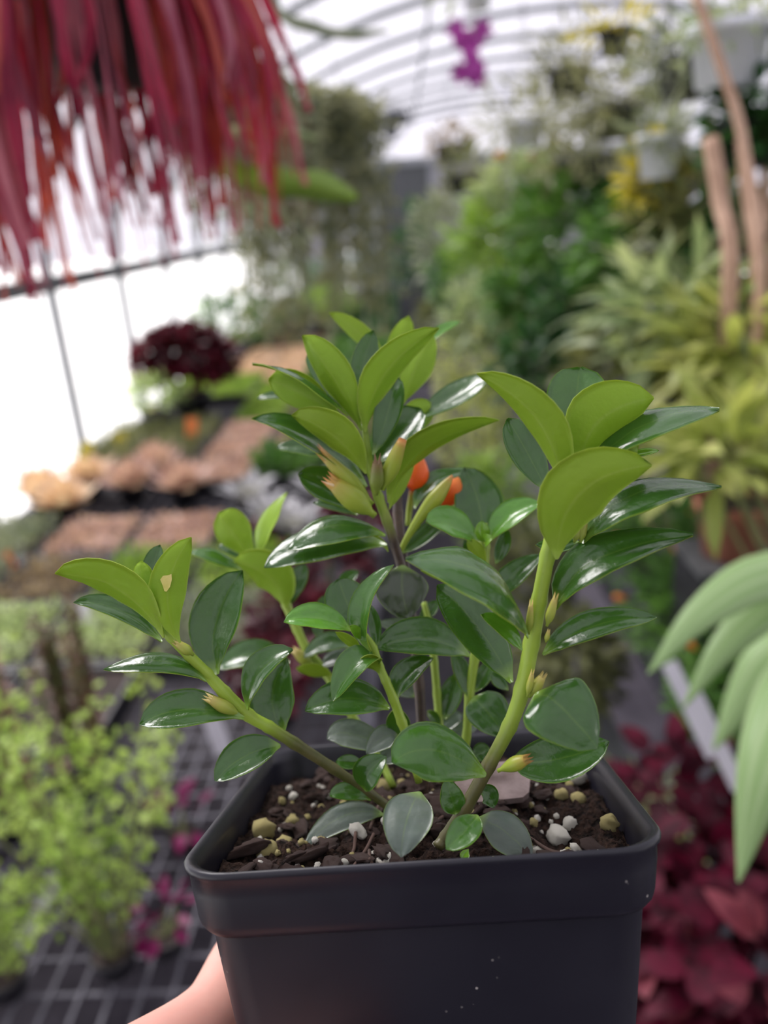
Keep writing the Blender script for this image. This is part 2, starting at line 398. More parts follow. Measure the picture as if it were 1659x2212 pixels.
# ================================================================== GOLDFISH PLANT
def leaf_mats():
    res = []
    for side in (0, 1):
        m, nt, out = newmat(('leaf_upper', 'leaf_underside')[side])
        oi = N(nt, 'ShaderNodeObjectInfo'); tc = N(nt, 'ShaderNodeTexCoord')
        au = N(nt, 'ShaderNodeAttribute', attribute_name='u'); av = N(nt, 'ShaderNodeAttribute', attribute_name='v')
        no = N(nt, 'ShaderNodeTexNoise', Scale=180.0, Detail=3.0); nt.links.new(tc.outputs['Object'], no.inputs['Vector'])
        ab = N(nt, 'ShaderNodeMath', operation='ABSOLUTE'); nt.links.new(au.outputs['Fac'], ab.inputs[0])
        if side == 0:
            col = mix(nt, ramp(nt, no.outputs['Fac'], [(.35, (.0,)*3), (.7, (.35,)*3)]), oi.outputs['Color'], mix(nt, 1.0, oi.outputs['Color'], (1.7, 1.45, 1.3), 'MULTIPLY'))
            rib = ramp(nt, ab.outputs[0], [(.0, (.16,)*3), (.05, (.0,)*3), (.93, (0,)*3), (.99, (.45,)*3)])
            bs = ramp(nt, av.outputs['Fac'], [(.02, (.75,)*3), (.16, (0,)*3)])
            f = mix(nt, 1.0, rib, bs, 'LIGHTEN')
            col = mix(nt, f, col, (.22, .36, .05))
            rough, tw, tcx = .24, .18, (.17, .36, .02)
        else:
            base = mix(nt, .78, oi.outputs['Color'], (.35, .51, .04))
            rib = ramp(nt, ab.outputs[0], [(.0, (.30,)*3), (.07, (.0,)*3), (.92, (0,)*3), (.99, (.5,)*3)])
            col = mix(nt, rib, base, (.46, .56, .14))
            bs = ramp(nt, av.outputs['Fac'], [(.0, (.6,)*3), (.22, (0,)*3)])
            col = mix(nt, bs, col, (.36, .46, .09))
            rough, tw, tcx = .42, .42, (.75, .88, .05)
        p = N(nt, 'ShaderNodeBsdfPrincipled', Roughness=rough); nt.links.new(col, p.inputs['Base Color'])
        p.inputs['Specular IOR Level'].default_value = .5 if side == 0 else .3
        if side == 0: p.inputs['Coat Weight'].default_value = .3; p.inputs['Coat IOR'].default_value = 1.5; p.inputs['Coat Roughness'].default_value = .12
        # Object Info alpha: 1 = glossy living leaf, lower = dull dusty leaf
        rg = N(nt, 'ShaderNodeMapRange'); rg.inputs['From Min'].default_value = 0; rg.inputs['From Max'].default_value = 1
        rg.inputs['To Min'].default_value = .62; rg.inputs['To Max'].default_value = rough; nt.links.new(oi.outputs['Alpha'], rg.inputs['Value']); nt.links.new(rg.outputs[0], p.inputs['Roughness'])
        n2 = N(nt, 'ShaderNodeTexNoise', Scale=620.0, Detail=3.0); nt.links.new(tc.outputs['Object'], n2.inputs['Vector'])
        bp = N(nt, 'ShaderNodeBump', Strength=.4, Distance=.0004); nt.links.new(n2.outputs['Fac'], bp.inputs['Height']); nt.links.new(bp.outputs[0], p.inputs['Normal'])
        tr = N(nt, 'ShaderNodeBsdfTranslucent'); tr.inputs['Color'].default_value = (*tcx, 1)
        mx = N(nt, 'ShaderNodeMixShader'); mx.inputs[0].default_value = tw
        nt.links.new(p.outputs[0], mx.inputs[1]); nt.links.new(tr.outputs[0], mx.inputs[2]); nt.links.new(mx.outputs[0], out.inputs[0]); res.append(m)
    return res
LU, LL = leaf_mats()
def stem_mat():
    m, nt, out = newmat('stem_bark'); p = N(nt, 'ShaderNodeBsdfPrincipled', Roughness=.42)
    at = N(nt, 'ShaderNodeAttribute', attribute_name='brown'); oi = N(nt, 'ShaderNodeObjectInfo'); tc = N(nt, 'ShaderNodeTexCoord')
    no = N(nt, 'ShaderNodeTexNoise', Scale=300.0, Detail=4.0); nt.links.new(tc.outputs['Object'], no.inputs['Vector'])
    br = ramp(nt, no.outputs['Fac'], [(.35, (.035, .020, .014)), (.7, (.085, .052, .034))])
    gr = mix(nt, ramp(nt, no.outputs['Fac'], [(.4, (0,)*3), (.7, (.3,)*3)]), oi.outputs['Color'], (.32, .40, .07))
    nt.links.new(mix(nt, at.outputs['Fac'], gr, br), p.inputs['Base Color'])
    bp = N(nt, 'ShaderNodeBump', Strength=.3, Distance=.0004); nt.links.new(no.outputs['Fac'], bp.inputs['Height']); nt.links.new(bp.outputs[0], p.inputs['Normal'])
    nt.links.new(p.outputs[0], out.inputs[0]); return m
M_stem = stem_mat()
def grad(name, stops, rough=.4, tr=.2):
    m, nt, out = newmat(name); p = N(nt, 'ShaderNodeBsdfPrincipled', Roughness=rough); at = N(nt, 'ShaderNodeAttribute', attribute_name='v')
    col = ramp(nt, at.outputs['Fac'], stops); nt.links.new(col, p.inputs['Base Color'])
    t = N(nt, 'ShaderNodeBsdfTranslucent'); nt.links.new(col, t.inputs['Color']); mx = N(nt, 'ShaderNodeMixShader'); mx.inputs[0].default_value = tr
    nt.links.new(p.outputs[0], mx.inputs[1]); nt.links.new(t.outputs[0], mx.inputs[2]); nt.links.new(mx.outputs[0], out.inputs[0]); return m
M_bud = grad('calyx_green', [(.0, (.34, .46, .06)), (.55, (.34, .42, .045)), (.85, (.42, .38, .06)), (1.0, (.62, .24, .07))])
M_budb = grad('calyx_bronze', [(.0, (.26, .36, .05)), (.6, (.20, .24, .05)), (1.0, (.22, .11, .06))])
M_budy = grad('calyx_yellow', [(.0, (.26, .36, .045)), (.6, (.40, .44, .07)), (1.0, (.55, .42, .13))])
M_flow = grad('orange_petal', [(.0, (.80, .24, .03)), (.5, (.86, .14, .012)), (1.0, (.80, .10, .01))], .42, .25)

w, _ = pot_ray(905, 1720, SOIL)
plant = empty('goldfish_plant', w, 'glossy green goldfish plant with two orange pouch flowers in the square pot', 'plant')
PLO = LOC[plant].copy()

CROPS = {1: (530, 650, 2.9625), 2: (860, 780, 2.304), 3: (100, 1050, 2.765), 4: (580, 1180, 2.765), 5: (380, 1540, 2.676), 6: (840, 1450, 2.676), 0: (0, 0, 1)}
def cpx(c, p):
    ox, oy, s = CROPS[c]; return ox + p[0]/s, oy + p[1]/s
# stems: list of (px, py, depth mm, radius px), brown limit, colour
G1 = (.26, .38, .035); G2 = (.17, .25, .03)
STEMS = {
 'S1': ([(915,1725,205,11),(912,1600,206,11),(905,1480,207,11.5),(890,1340,207,11),(868,1230,207,10.5),(852,1175,206,10.5),(836,1125,205,11),(818,1075,204,11),(802,1020,203,9.5),(795,975,202,8),(788,925,202,6.5),(784,895,202,4)], .62, G1),
 'S1b': ([(893,1345,208,9),(880,1250,211,9),(866,1170,214,10.5),(860,1110,216,10.5),(857,1040,219,9),(850,960,222,8),(848,880,225,7),(848,830,226,5)], .75, G2),
 'S2': ([(945,1830,168,13),(962,1808,169,13),(1005,1745,169,15),(1055,1655,168,15),(1100,1570,167,16),(1128,1490,166,17),(1148,1390,165,17),(1164,1300,164,16.5),(1183,1200,163,16),(1203,1110,163,15),(1226,1040,164,12),(1246,1000,165,8)], .40, G1),
 'S3': ([(995,1690,206,9),(1008,1590,206,9),(1014,1500,206,10),(1026,1420,206,10),(1040,1330,205,10),(1044,1240,204,11),(1046,1180,204,12),(1046,1130,204,7)], .1, G1),
 'S4': ([(850,1750,193,9),(800,1715,192,10),(720,1660,190,11),(635,1605,188,12.5),(580,1570,186,13),(537,1545,185,13.5),(484,1495,183,13.5),(447,1455,182,12),(407,1415,180,11),(368,1376,179,10),(340,1345,178,7)], .42, G1),
 'S5': ([(850,1700,212,8),(800,1600,222,8),(760,1545,226,8.5),(700,1450,229,9),(664,1405,230,10),(642,1360,231,10),(618,1305,232,10),(605,1270,233,9),(575,1225,234,7),(555,1195,235,5)], .05, G1),
 'S6': ([(905,1690,190,8),(882,1600,190,9.5),(868,1560,190,10.5),(850,1510,189,10),(833,1470,188,9.5),(820,1440,188,9),(806,1400,188,9),(790,1375,188,7),(770,1355,188,4)], .05, (.24, .36, .03)),
 'S7': ([(955,1690,214,8),(949,1570,214,8.5),(944,1500,215,8.5),(938,1430,215,8),(930,1360,216,7),(915,1300,217,6)], .05, G1),
}
stems = {}
for k, (pts, bl, colr) in STEMS.items():
    if k != 'S1b':      # drive the stem foot into the soil
        pass
    cl = sm([P(x, y, z/1000) for x, y, z, r in pts], 5); rr = sm([V((r*z/1000/FPX, z, 0)) for x, y, z, r in pts], 5)
    n = len(cl); rad = []; brown = []
    for i in range(n):
        t = i/(n-1); node = 1.0
        rad.append(rr[i].x*node); brown.append(min(1 if k in ('S1', 'S1b') else .85, max(0, (bl - t)/.15)) if bl > .06 else 0)
    nodes = [j for j in range(5, n-4, 5)]
    for j in nodes: rad[j] *= 1.13
    b = MB(); b.tube([c - PLO for c in cl], rad, 10, a=brown)
    o = obj('stem', b.mesh('stem', [M_stem], True, 'brown'), plant, color=colr); stems[k] = (o, cl)

def stem_depth(k, px, py):
    best = None
    for c in stems[k][1]:
        x, y, z = px_of(c); d = (x-px)**2 + (y-py)**2
        if best is None or d < best[0]: best = (d, z)
    return best[1]
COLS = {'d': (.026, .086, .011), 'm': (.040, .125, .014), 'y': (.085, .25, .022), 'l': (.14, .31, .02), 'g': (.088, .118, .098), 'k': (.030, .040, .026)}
def leaf(c, k, base, mid, tip, w, side='U', dz=(0, None, 0), fold=.18, col='d', wide=.52, blunt=.62, n=None, gloss=1.0, thick=.00042):
    """dz: millimetres towards the camera at base / middle / tip, relative to the stem"""
    ox, oy, s = CROPS[c]
    bx, by = cpx(c, base); tx, ty = cpx(c, tip)
    if mid: mx_, my_ = cpx(c, mid)
    else: mx_, my_ = (bx+tx)/2, (by+ty)/2
    zs = stem_depth(k, bx, by)
    zb = zs - dz[0]/1000; zt = zs - dz[2]/1000
    zm = zs - dz[1]/1000 if dz[1] is not None else (zb+zt)/2
    B, Mp, T = P(bx, by, zb), P(mx_, my_, zm), P(tx, ty, zt)
    C1 = Mp*2 - (B+T)*.5                                   # quadratic through the middle point
    if n is None: n = (0, .5, .86) if side == 'U' else (0, .5, -.86)
    nw = D(n).normalized()
    chord = (T-B).normalized(); sd = chord.cross(nw); 
    if sd.length < .05: sd = chord.cross(D((.2, 1, .3)))
    sd.normalize()
    # apparent width -> real width
    view = (Mp - CAM).normalized(); sc = chord - view*chord.dot(view); sc.normalize(); perp = view.cross(sc)
    fac = max(.33, abs(sd.dot(perp)))
    half = .5*(w/s)*zm/FPX/fac
    NL, NW = 13, 4
    vs = []; au = []; av = []; a = math.log(.5)/math.log(wide)
    up_rows = []; lo_rows = []
    for i in range(NL+1):
        t = i/NL; tt = t
        c0 = B*(1-t)**2 + C1*2*t*(1-t) + T*t*t
        tg = ((C1-B)*(1-t) + (T-C1)*t).normalized()
        sdl = sd - tg*sd.dot(tg); sdl.normalize(); nn = sdl.cross(tg).normalized()
        if nn.dot(nw) < 0: nn = -nn
        wv = math.sin(math.pi*min(.999, max(.001, tt))**a)**blunt
        hw = half*max(wv, .10 if t < .3 else .015)
        if t < .1: hw = max(half*.10, hw*(.25 + 7.5*t))
        tp = .5 if side == 'L' else .12
        hw *= 1 - tp*max(0, 1 - t/.45)**1.3
        row_u = []; row_l = []
        for j in range(-NW, NW+1):
            u = j/NW; ud = math.copysign(abs(u)**.85, u)
            lift = fold*hw*(abs(ud)**1.6) - .10*hw*math.exp(-(u/.17)**2) + half*.085*noise.noise(V((u*1.7+bx*.1, t*4.5, by*.1)))*min(1, 5*t)
            th = thick*(1 - .55*abs(u)**3)*(1.0 if t < .9 else .6)
            c1 = c0 + sdl*(hw*ud) + nn*lift
            row_u.append(c1 + nn*th*.5); row_l.append(c1 - nn*th*.5)
            au.append(u); av.append(t)
        up_rows.append(row_u); lo_rows.append(row_l)
    R_ = 2*NW+1
    for r in up_rows: vs += r
    for r in lo_rows: vs += r
    au = au + au; av = av + av
    fs = []; fm = []; nU = (NL+1)*R_
    flip = (sd.cross(chord)).dot(nw) > 0
    def q(f, m): fs.append(tuple(f) if flip else tuple(reversed(f))); fm.append(m)
    for i in range(NL):
        for j in range(R_-1):
            p = i*R_+j; q((p+1, p, p+R_, p+R_+1)[::-1], 0); q((nU+p, nU+p+1, nU+p+R_+1, nU+p+R_)[::-1], 1)
        for j in (0, R_-1):
            p = i*R_+j; f = (p, nU+p, nU+p+R_, p+R_); q(f if j == 0 else f[::-1], 1)
    for i in (0, NL):
        for j in range(R_-1):
            p = i*R_+j; f = (p, p+1, nU+p+1, nU+p); q(f if i == 0 else f[::-1], 1)
    me = mesh('leaf', [v - PLO for v in vs], fs, True, [LU, LL], fm, {'u': au, 'v': av})
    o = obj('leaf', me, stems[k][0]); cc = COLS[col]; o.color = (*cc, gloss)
    # a short stalk from the leaf base to the stem
    return o

def spindle(name, k, c, base, tip, w, mat, dz=(0, 0), teeth=True, belly=.45, bendv=0.0, label=None):
    bx, by = cpx(c, base); tx, ty = cpx(c, tip); s = CROPS[c][2]; z = stem_depth(k, bx, by)
    B, T = P(bx, by, z-dz[0]/1000), P(tx, ty, z-dz[1]/1000); half = .5*w/s*z/FPX
    ax = (T-B); L = ax.length; ax.normalize(); e1 = ax.orthogonal().normalized(); e2 = ax.cross(e1)
    bv = D((0, 1, 0)); n = 12; vs = []; fs = []; av = []; rows = 11
    for i in range(rows):
        t = i/(rows-1)
        r = half*((math.sin(math.pi*min(1, t/ (2*belly)) ) if t < belly else 1 - .52*((t-belly)/(1-belly))**1.5))
        r = max(r, half*.28) if t < belly else r
        for j in range(n):
            q = 2*math.pi*j/n; tl = t
            if teeth and i == rows-1: tl = t + (.14 if j % 3 == 0 else -.10); rr_ = r*(1.08 if j % 3 == 0 else .95)
            else: rr_ = r*(1 + (.07 if j % 3 == 0 else 0))
            vs.append(B + ax*(L*tl) + bv*(bendv*L*math.sin(math.pi*t)) + (e1*math.cos(q) + e2*math.sin(q))*rr_ - PLO); av.append(min(1, tl))
    for i in range(rows-1):
        for j in range(n): j2 = (j+1) % n; fs.append((i*n+j, i*n+j2, (i+1)*n+j2, (i+1)*n+j))
    fs.append(tuple(range(n-1, -1, -1)))
    vs.append(B + ax*(L*.9) - PLO); av.append(.9); e = len(vs)-1
    for j in range(n): fs.append(((rows-1)*n+j, (rows-1)*n+(j+1) % n, e))
    o = obj(name, mesh(name, vs, fs, True, [mat], None, {'v': av}), stems[k][0])
    if label: o['label'] = label
    return o

# ---- top shoot ----------------------------------------------------------------
L = leaf
L(1,'S1',(742,830),(585,510),(368,222),215,'L',(1,3,0),.22,'y',.58, n=(.45,.35,-.82))
L(1,'S1',(768,840),(880,470),(1238,172),215,'L',(2,4,1),.25,'y',.5, n=(-.35,.45,-.82))
L(1,'S1',(745,700),(750,450),(822,190),175,'U',(-2,-6,-9),.22,'d',.58, n=(.25,.25,.93))
L(1,'S1b',(900,420),(760,230),(538,75),120,'L',(0,-1,-4),.1,'m',.55)
L(1,'S1b',(905,560),(975,330),(1045,95),165,'L',(0,0,-2),.1,'l',.6, n=(.1,.2,-.97))
L(1,'S1b',(1010,660),(1090,430),(1195,205),205,'L',(3,3,0),.15,'y',.55, n=(.3,.2,-.93))
L(1,'S1b',(1060,390),(1200,220),(1378,132),62,'U',(-3,-4,-8),.1,'y',.6)
L(1,'S1',(655,735),(360,490),(45,402),118,'U',(3,3,2),-.12,'d',.5, n=(.35,.93,.12))
L(1,'S1',(620,740),(370,590),(150,500),225,'L',(-2,-3,-5),.15,'y',.6, blunt=.5, n=(.1,.35,-.93))
L(1,'S1b',(430,640),(250,600),(70,628),60,'U',(-3,-4,-5),.1,'d',.5)
L(1,'S1',(660,720),(520,500),(395,345),150,'U',(-5,-7,-9),.3,'m',.55)
L(1,'S1',(775,1190),(420,870),(40,757),165,'U',(1,1,1),.12,'d',.5, n=(.35,.75,.55))
L(1,'S1',(770,1105),(580,860),(298,730),215,'L',(4,8,7),.22,'m',.5, n=(.35,.60,-.72))
L(1,'S1b',(500,1000),(360,935),(192,942),95,'U',(0,-1,-2),.1,'d',.5)
L(1,'S1',(818,985),(905,740),(965,480),175,'U',(3,2,-2),.30,'d',.62, blunt=.5, n=(-.1,.15,.98))
L(1,'S1',(835,1050),(960,880),(1120,690),250,'U',(1,-2,-6),.30,'d',.62, blunt=.5, n=(-.35,.15,.92))
L(1,'S1b',(985,820),(1090,740),(1205,670),190,'L',(6,5,2),.2,'y',.6, blunt=.45, n=(.1,.35,-.93))
L(1,'S1',(915,1290),(1130,945),(1625,765),155,'L',(3,6,4),.22,'m',.45, n=(-.25,.80,-.55))
L(1,'S1',(920,1335),(985,1190),(1080,1040),85,'L',(1,0,-2),.1,'d',.5)
L(1,'S1',(800,1350),(560,1200),(338,1112),215,'U',(-3,-4,-3),.12,'d',.55, n=(.2,.45,.87))
L(1,'S1b',(720,1370),(560,1310),(435,1295),60,'U',(-2,-3,-4),.1,'d',.5)
L(1,'S1',(895,1500),(570,1430),(275,1590),185,'U',(4,7,8),-.22,'d',.52, n=(.1,.80,.60))
L(1,'S1',(905,1560),(470,1530),(122,1708),215,'U',(2,3,6),-.2,'d',.5, n=(.1,.72,.68))
L(1,'S1',(915,1605),(840,1530),(690,1500),50,'L',(1,0,-3),.1,'m',.5)
spindle('bud','S1',1,(815,1300),(490,975),105,M_bud,(2,5))
spindle('bud','S1',1,(830,1375),(545,1150),150,M_bud,(3,6), belly=.5)
spindle('bud','S1',1,(838,1240),(845,1010),92,M_budb,(7,12), label='bronze tipped young bud')
spindle('bud','S1',1,(878,1210),(1008,885),105,M_bud,(7,11), teeth=False)
# flowers on their stalks
def flower(k, c, outline, depth, stalk, calyx=None):
    """an orange pouch: lofted along its axis, outline = list of (x, y, half width)"""
    s = CROPS[c][2]; z = stem_depth(k, *cpx(c, outline[0][:2])) - depth/1000
    b = MB(); pts = []; rad = []
    for x, y, h in outline: pts.append(P(*cpx(c, (x, y)), z)); rad.append(h/s*z/FPX)
    f = MB(); cl = sm(pts, 4); rr_ = [max(.00005, v.x) for v in sm([V((r, 0, 0)) for r in rad], 4)]
    f.tube([p-PLO for p in cl], rr_, 14, a=[i/(len(cl)-1) for i in range(len(cl))])
    fo = obj('flower', f.mesh('flower', [M_flow], True, 'v'), stems[k][0]); fo['label'] = 'orange pouch flower'
    b = MB(); q = [P(*cpx(c, (x, y)), z-d/1000) for x, y, d, r in stalk]; b.tube([p-PLO for p in sm(q, 4)], [v.x for v in sm([V((r/s*z/FPX, 0, 0)) for *_, r in stalk], 4)], 10, a=[i/(4*(len(stalk)-1)) for i in range(4*(len(stalk)-1)+1)])
    so = obj('flower_stalk', b.mesh('flower_stalk', [M_bud], True, 'v'), stems[k][0])
flower('S1b',1,[(1095,985,8),(1103,1020,45),(1100,1080,72),(1095,1140,80),(1090,1190,62),(1085,1224,14)],2,[(1040,1440,-1,18),(1050,1330,-1,20),(1068,1215,0,20)])
flower('S1b',1,[(1370,1130,10),(1345,1180,60),(1310,1235,72),(1265,1285,48),(1228,1308,14)],6,[(985,1615,3,16),(1040,1510,4,22),(1130,1370,6,36),(1210,1275,7,52),(1280,1180,7,34),(1325,1118,7,8)])
L(1,'S1b',(1085,1330),(1210,1150),(1500,1095),110,'U',(1,0,-3),.1,'d',.5, n=(-.2,.7,.68))
L(1,'S1b',(1000,1615),(1150,1490),(1345,1330),110,'U',(1,-1,-3),.1,'d',.5)
# ---- right shoot ---------------------------------------------------------------
L(2,'S2',(825,640),(700,290),(392,60),185,'L',(1,6,5),.30,'m',.42, n=(.62,.42,-.66))
L(2,'S1b',(60,310),(280,175),(450,78),120,'U',(6,4,4),.1,'d',.55, n=(-.3,.7,.65))
L(2,'S2',(742,650),(650,470),(545,285),170,'U',(-2,-4,-6),.15,'d',.6, blunt=.5, n=(-.35,.25,.9))
L(2,'S2',(860,500),(880,260),(905,32),300,'U',(-5,-8,-12),.35,'m',.62, blunt=.5, n=(-.15,.2,.97))
L(2,'S2',(905,520),(1000,290),(1272,185),300,'L',(-1,1,-3),.20,'l',.5, blunt=.55, n=(-.05,.35,-.94))
L(2,'S2',(975,505),(1240,300),(1598,240),150,'U',(1,1,0),-.1,'d',.5, n=(-.25,.85,.42))
L(2,'S2',(1000,530),(1110,460),(1195,420),165,'L',(-3,-3,-4),.15,'l',.6, blunt=.5, n=(.1,.3,-.95))
L(2,'S2',(1140,480),(1220,455),(1298,446),38,'U',(-5,-6,-7),.1,'l',.5)
L(2,'S2',(790,985),(905,650),(1262,520),330,'L',(4,9,9),.22,'m',.45, n=(.1,.42,-.9))
L(2,'S2',(915,905),(1150,660),(1608,628),165,'U',(-1,1,1),-.16,'d',.5, n=(-.2,.86,.42))
L(2,'S2',(785,1235),(980,985),(1468,865),205,'U',(2,4,4),.12,'d',.5, n=(-.25,.75,.6))
L(2,'S2',(722,1462),(960,1320),(1288,1275),140,'U',(2,3,2),.22,'d',.5, n=(-.15,.70,.7))
L(2,'S2',(645,1370),(460,1060),(38,990),175,'U',(3,10,12),-.2,'d',.5, n=(.35,.83,.42))
L(2,'S3',(440,1145),(300,1090),(112,1042),70,'L',(2,3,3),.1,'m',.5)
L(2,'S2',(565,1600),(400,1330),(195,1115),225,'U',(1,-2,-6),.28,'d',.55, blunt=.55, n=(-.35,.45,.82))
L(2,'S2',(615,1440),(530,1330),(412,1262),85,'U',(3,5,6),.2,'y',.5, n=(-.2,.6,.77))
L(2,'S2',(900,900),(800,915),(684,915),75,'U',(-5,-6,-6),.1,'d',.5)
L(2,'S3',(445,1200),(560,1080),(714,962),120,'U',(2,2,0),.22,'d',.5, n=(-.3,.5,.8))
L(2,'S2',(915,890),(960,800),(995,728),55,'U',(-3,-4,-5),.1,'d',.5)
L(2,'S3',(330,1130),(270,1080),(205,1085),60,'U',(-2,-3,-5),.1,'d',.5)
spindle('bud','S2',2,(650,1360),(662,1205),38,M_budy,(2,3), belly=.4)
spindle('bud','S2',2,(740,1320),(785,1170),46,M_budy,(3,4), belly=.4)
spindle('bud','S2',2,(735,1400),(750,1340),26,M_budy,(3,4), belly=.4)
spindle('bud','S2',2,(905,905),(935,790),40,M_budy,(0,0), belly=.4)
spindle('bud','S2',2,(875,905),(905,820),36,M_budy,(0,0), belly=.4)
# middle young shoot
L(2,'S3',(420,880),(400,700),(330,530),245,'U',(-2,-6,-10),.22,'d',.42, n=(-.12,.25,.96))
L(2,'S3',(398,905),(270,815),(138,798),135,'U',(2,4,6),.25,'y',.5, n=(.1,.7,.7))
L(2,'S3',(460,895),(560,770),(712,712),125,'U',(2,3,4),.25,'y',.5, n=(-.2,.72,.66))
L(2,'S3',(425,900),(418,850),(418,795),75,'U',(3,4,4),.3,'l',.5, n=(0,.3,.95))
L(2,'S3',(432,910),(440,895),(470,876),55,'U',(4,6,7),.3,'l',.5)
L(2,'S3',(485,1010),(520,920),(540,835),75,'U',(1,0,-1),.2,'d',.5)
L(2,'S3',(440,1010),(390,940),(345,890),70,'L',(3,4,4),.1,'m',.5, n=(.4,.4,-.82))
L(2,'S3',(335,1010),(345,950),(330,890),50,'U',(-4,-4,-5),.1,'d',.5)
# ---- left shoot ------------------------------------------------------------------
L(3,'S4',(700,905),(440,605),(53,522),195,'L',(2,5,5),.2,'y',.5, n=(.35,.5,-.79))
scarred = L(3,'S4',(800,935),(725,620),(866,305),225,'L',(3,5,3),.22,'y',.52, n=(-.3,.25,-.92))
L(3,'S4',(625,650),(575,550),(566,447),120,'L',(0,-1,-2),.15,'l',.55, n=(.1,.2,-.97))
L(3,'S4',(650,620),(640,490),(680,350),120,'U',(-5,-7,-9),.3,'d',.55)
L(3,'S4',(690,930),(430,735),(163,698),125,'U',(-1,-1,1),.15,'d',.5, n=(.25,.75,.6))
L(3,'S4',(955,1165),(700,1040),(343,1098),120,'U',(2,4,5),-.22,'d',.55, n=(.1,.86,.5))
L(3,'S4',(1022,1125),(1010,820),(1172,503),285,'U',(0,-3,-6),.30,'d',.55, n=(-.1,.35,.93))
L(3,'S4',(1180,1388),(850,1330),(557,1425),225,'U',(3,5,7),.16,'d',.58, n=(.1,.66,.75))
L(3,'S4',(1205,1335),(1275,1110),(1472,975),150,'U',(2,3,2),.3,'d',.5, n=(-.55,.55,.63))
L(3,'S4',(1418,1475),(1350,1260),(1440,1030),270,'U',(-2,-4,-7),.2,'d',.45, n=(.05,.3,.95))
L(3,'S4',(1398,1552),(1190,1610),(1008,1762),210,'U',(3,6,8),.2,'d',.5, n=(.1,.66,.75))
spindle('bud','S4',3,(1160,1370),(965,1265),78,M_budy,(2,4), belly=.5)
spindle('bud','S4',3,(880,1010),(770,930),60,M_budy,(1,2), belly=.4)
# a pale yellow scar on the underside of the upright left leaf
sv = [v.co + PLO for v in scarred.data.vertices]; sp_ = []
for px, py in ((346,1252),(352,1244),(362,1243),(370,1240),(371,1252),(367,1268),(360,1278),(355,1277),(351,1264)):
    near = sorted(sv, key=lambda q: (px_of(q)[0]-px)**2 + (px_of(q)[1]-py)**2)[:6]
    zz = min(px_of(q)[2] for q in near); sp_.append(P(px, py, zz - .00022) - PLO)
back = [q + D((0, 0, -.0002)) for q in sp_]; q_ = len(sp_)
o = obj('leaf_scar', mesh('leaf_scar', sp_ + back, [tuple(range(q_)), tuple(range(2*q_-1, q_-1, -1))] + [(i, (i+1) % q_, (i+1) % q_+q_, i+q_) for i in range(q_)], False, [plain('leaf_scar', (.50, .46, .10), (.60, .52, .16), .6, 300)]), stems['S4'][0]); o['label'] = 'pale yellow scar on a leaf underside'
# ---- shoot behind on the left -----------------------------------------------------
L(3,'S5',(1240,440),(1125,290),(1030,160),215,'L',(2,3,2),.15,'l',.62, blunt=.45, n=(.2,.25,-.95))
L(3,'S5',(1275,440),(1300,220),(1442,40),95,'L',(1,0,-2),.1,'y',.5, n=(.85,.25,-.45))
L(3,'S5',(1160,500),(1010,415),(855,392),80,'U',(2,4,5),-.1,'m',.5, n=(.1,.85,.5))
L(3,'S5',(1430,730),(1330,530),(1122,448),225,'L',(4,7,6),.2,'y',.45, n=(.35,.35,-.87))
L(3,'S5',(1445,730),(1490,590),(1545,465),120,'U',(-1,-2,-4),.2,'d',.6, n=(-.2,.35,.9))
L(3,'S5',(1190,440),(1110,380),(1025,362),70,'U',(-3,-4,-5),.1,'d',.5)
L(3,'S5',(1450,1060),(1230,1000),(1025,1095),165,'U',(-2,-1,0),.12,'d',.5, n=(.1,.72,.69))
L(4,'S5',(385,770),(280,745),(165,730),80,'L',(3,4,5),.1,'m',.5)
spindle('bud','S5',4,(260,710),(150,620),70,M_budy,(2,4), belly=.45)
L(4,'S5',(500,610),(360,570),(207,668),115,'U',(3,3,4),.12,'d',.5, n=(.1,.75,.65))
L(4,'S5',(550,690),(430,660),(312,720),105,'U',(-1,-1,0),.1,'g',.5, n=(.1,.75,.65))
L(4,'S5',(420,230),(470,190),(538,148),75,'U',(-4,-5,-6),.1,'d',.5)
L(4,'S5',(300,560),(300,430),(335,290),90,'U',(-2,-4,-6),.15,'d',.5)
L(4,'S5',(560,300),(575,240),(600,205),60,'U',(-6,-7,-8),.1,'d',.5)
# ---- front middle shoot -------------------------------------------------------------
L(4,'S6',(490,505),(290,425),(92,455),150,'U',(2,4,6),.22,'y',.5, n=(.1,.72,.7))
L(4,'S6',(610,625),(575,370),(748,112),130,'U',(3,5,3),.4,'m',.45, n=(-.72,.35,.55))
L(4,'S6',(560,520),(470,340),(420,195),250,'U',(-4,-7,-10),.25,'d',.55, n=(-.05,.35,.93))
L(4,'S6',(505,510),(503,450),(508,392),65,'U',(1,1,0),.3,'y',.5, n=(0,.3,.95))
L(4,'S6',(545,555),(525,510),(485,475),60,'U',(3,4,5),.3,'l',.5)
L(4,'S6',(640,615),(635,470),(600,345),75,'U',(-1,-3,-5),.2,'d',.5)
L(4,'S6',(565,640),(490,570),(400,512),60,'L',(-2,-1,0),.1,'m',.5)
L(4,'S3',(1200,655),(930,545),(643,615),225,'U',(10,13,15),.20,'d',.5, n=(.05,.65,.76))
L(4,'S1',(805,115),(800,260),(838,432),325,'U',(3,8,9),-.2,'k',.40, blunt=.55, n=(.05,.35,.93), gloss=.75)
L(4,'S6',(668,700),(545,690),(385,925),165,'U',(2,6,7),.35,'m',.55, n=(-.55,.55,.63))
L(4,'S6',(660,760),(600,700),(520,735),90,'L',(2,3,4),.2,'m',.5, n=(.2,.6,-.77))
L(4,'S6',(722,970),(480,905),(218,985),215,'U',(1,2,4),.18,'d',.5, n=(.1,.65,.75))
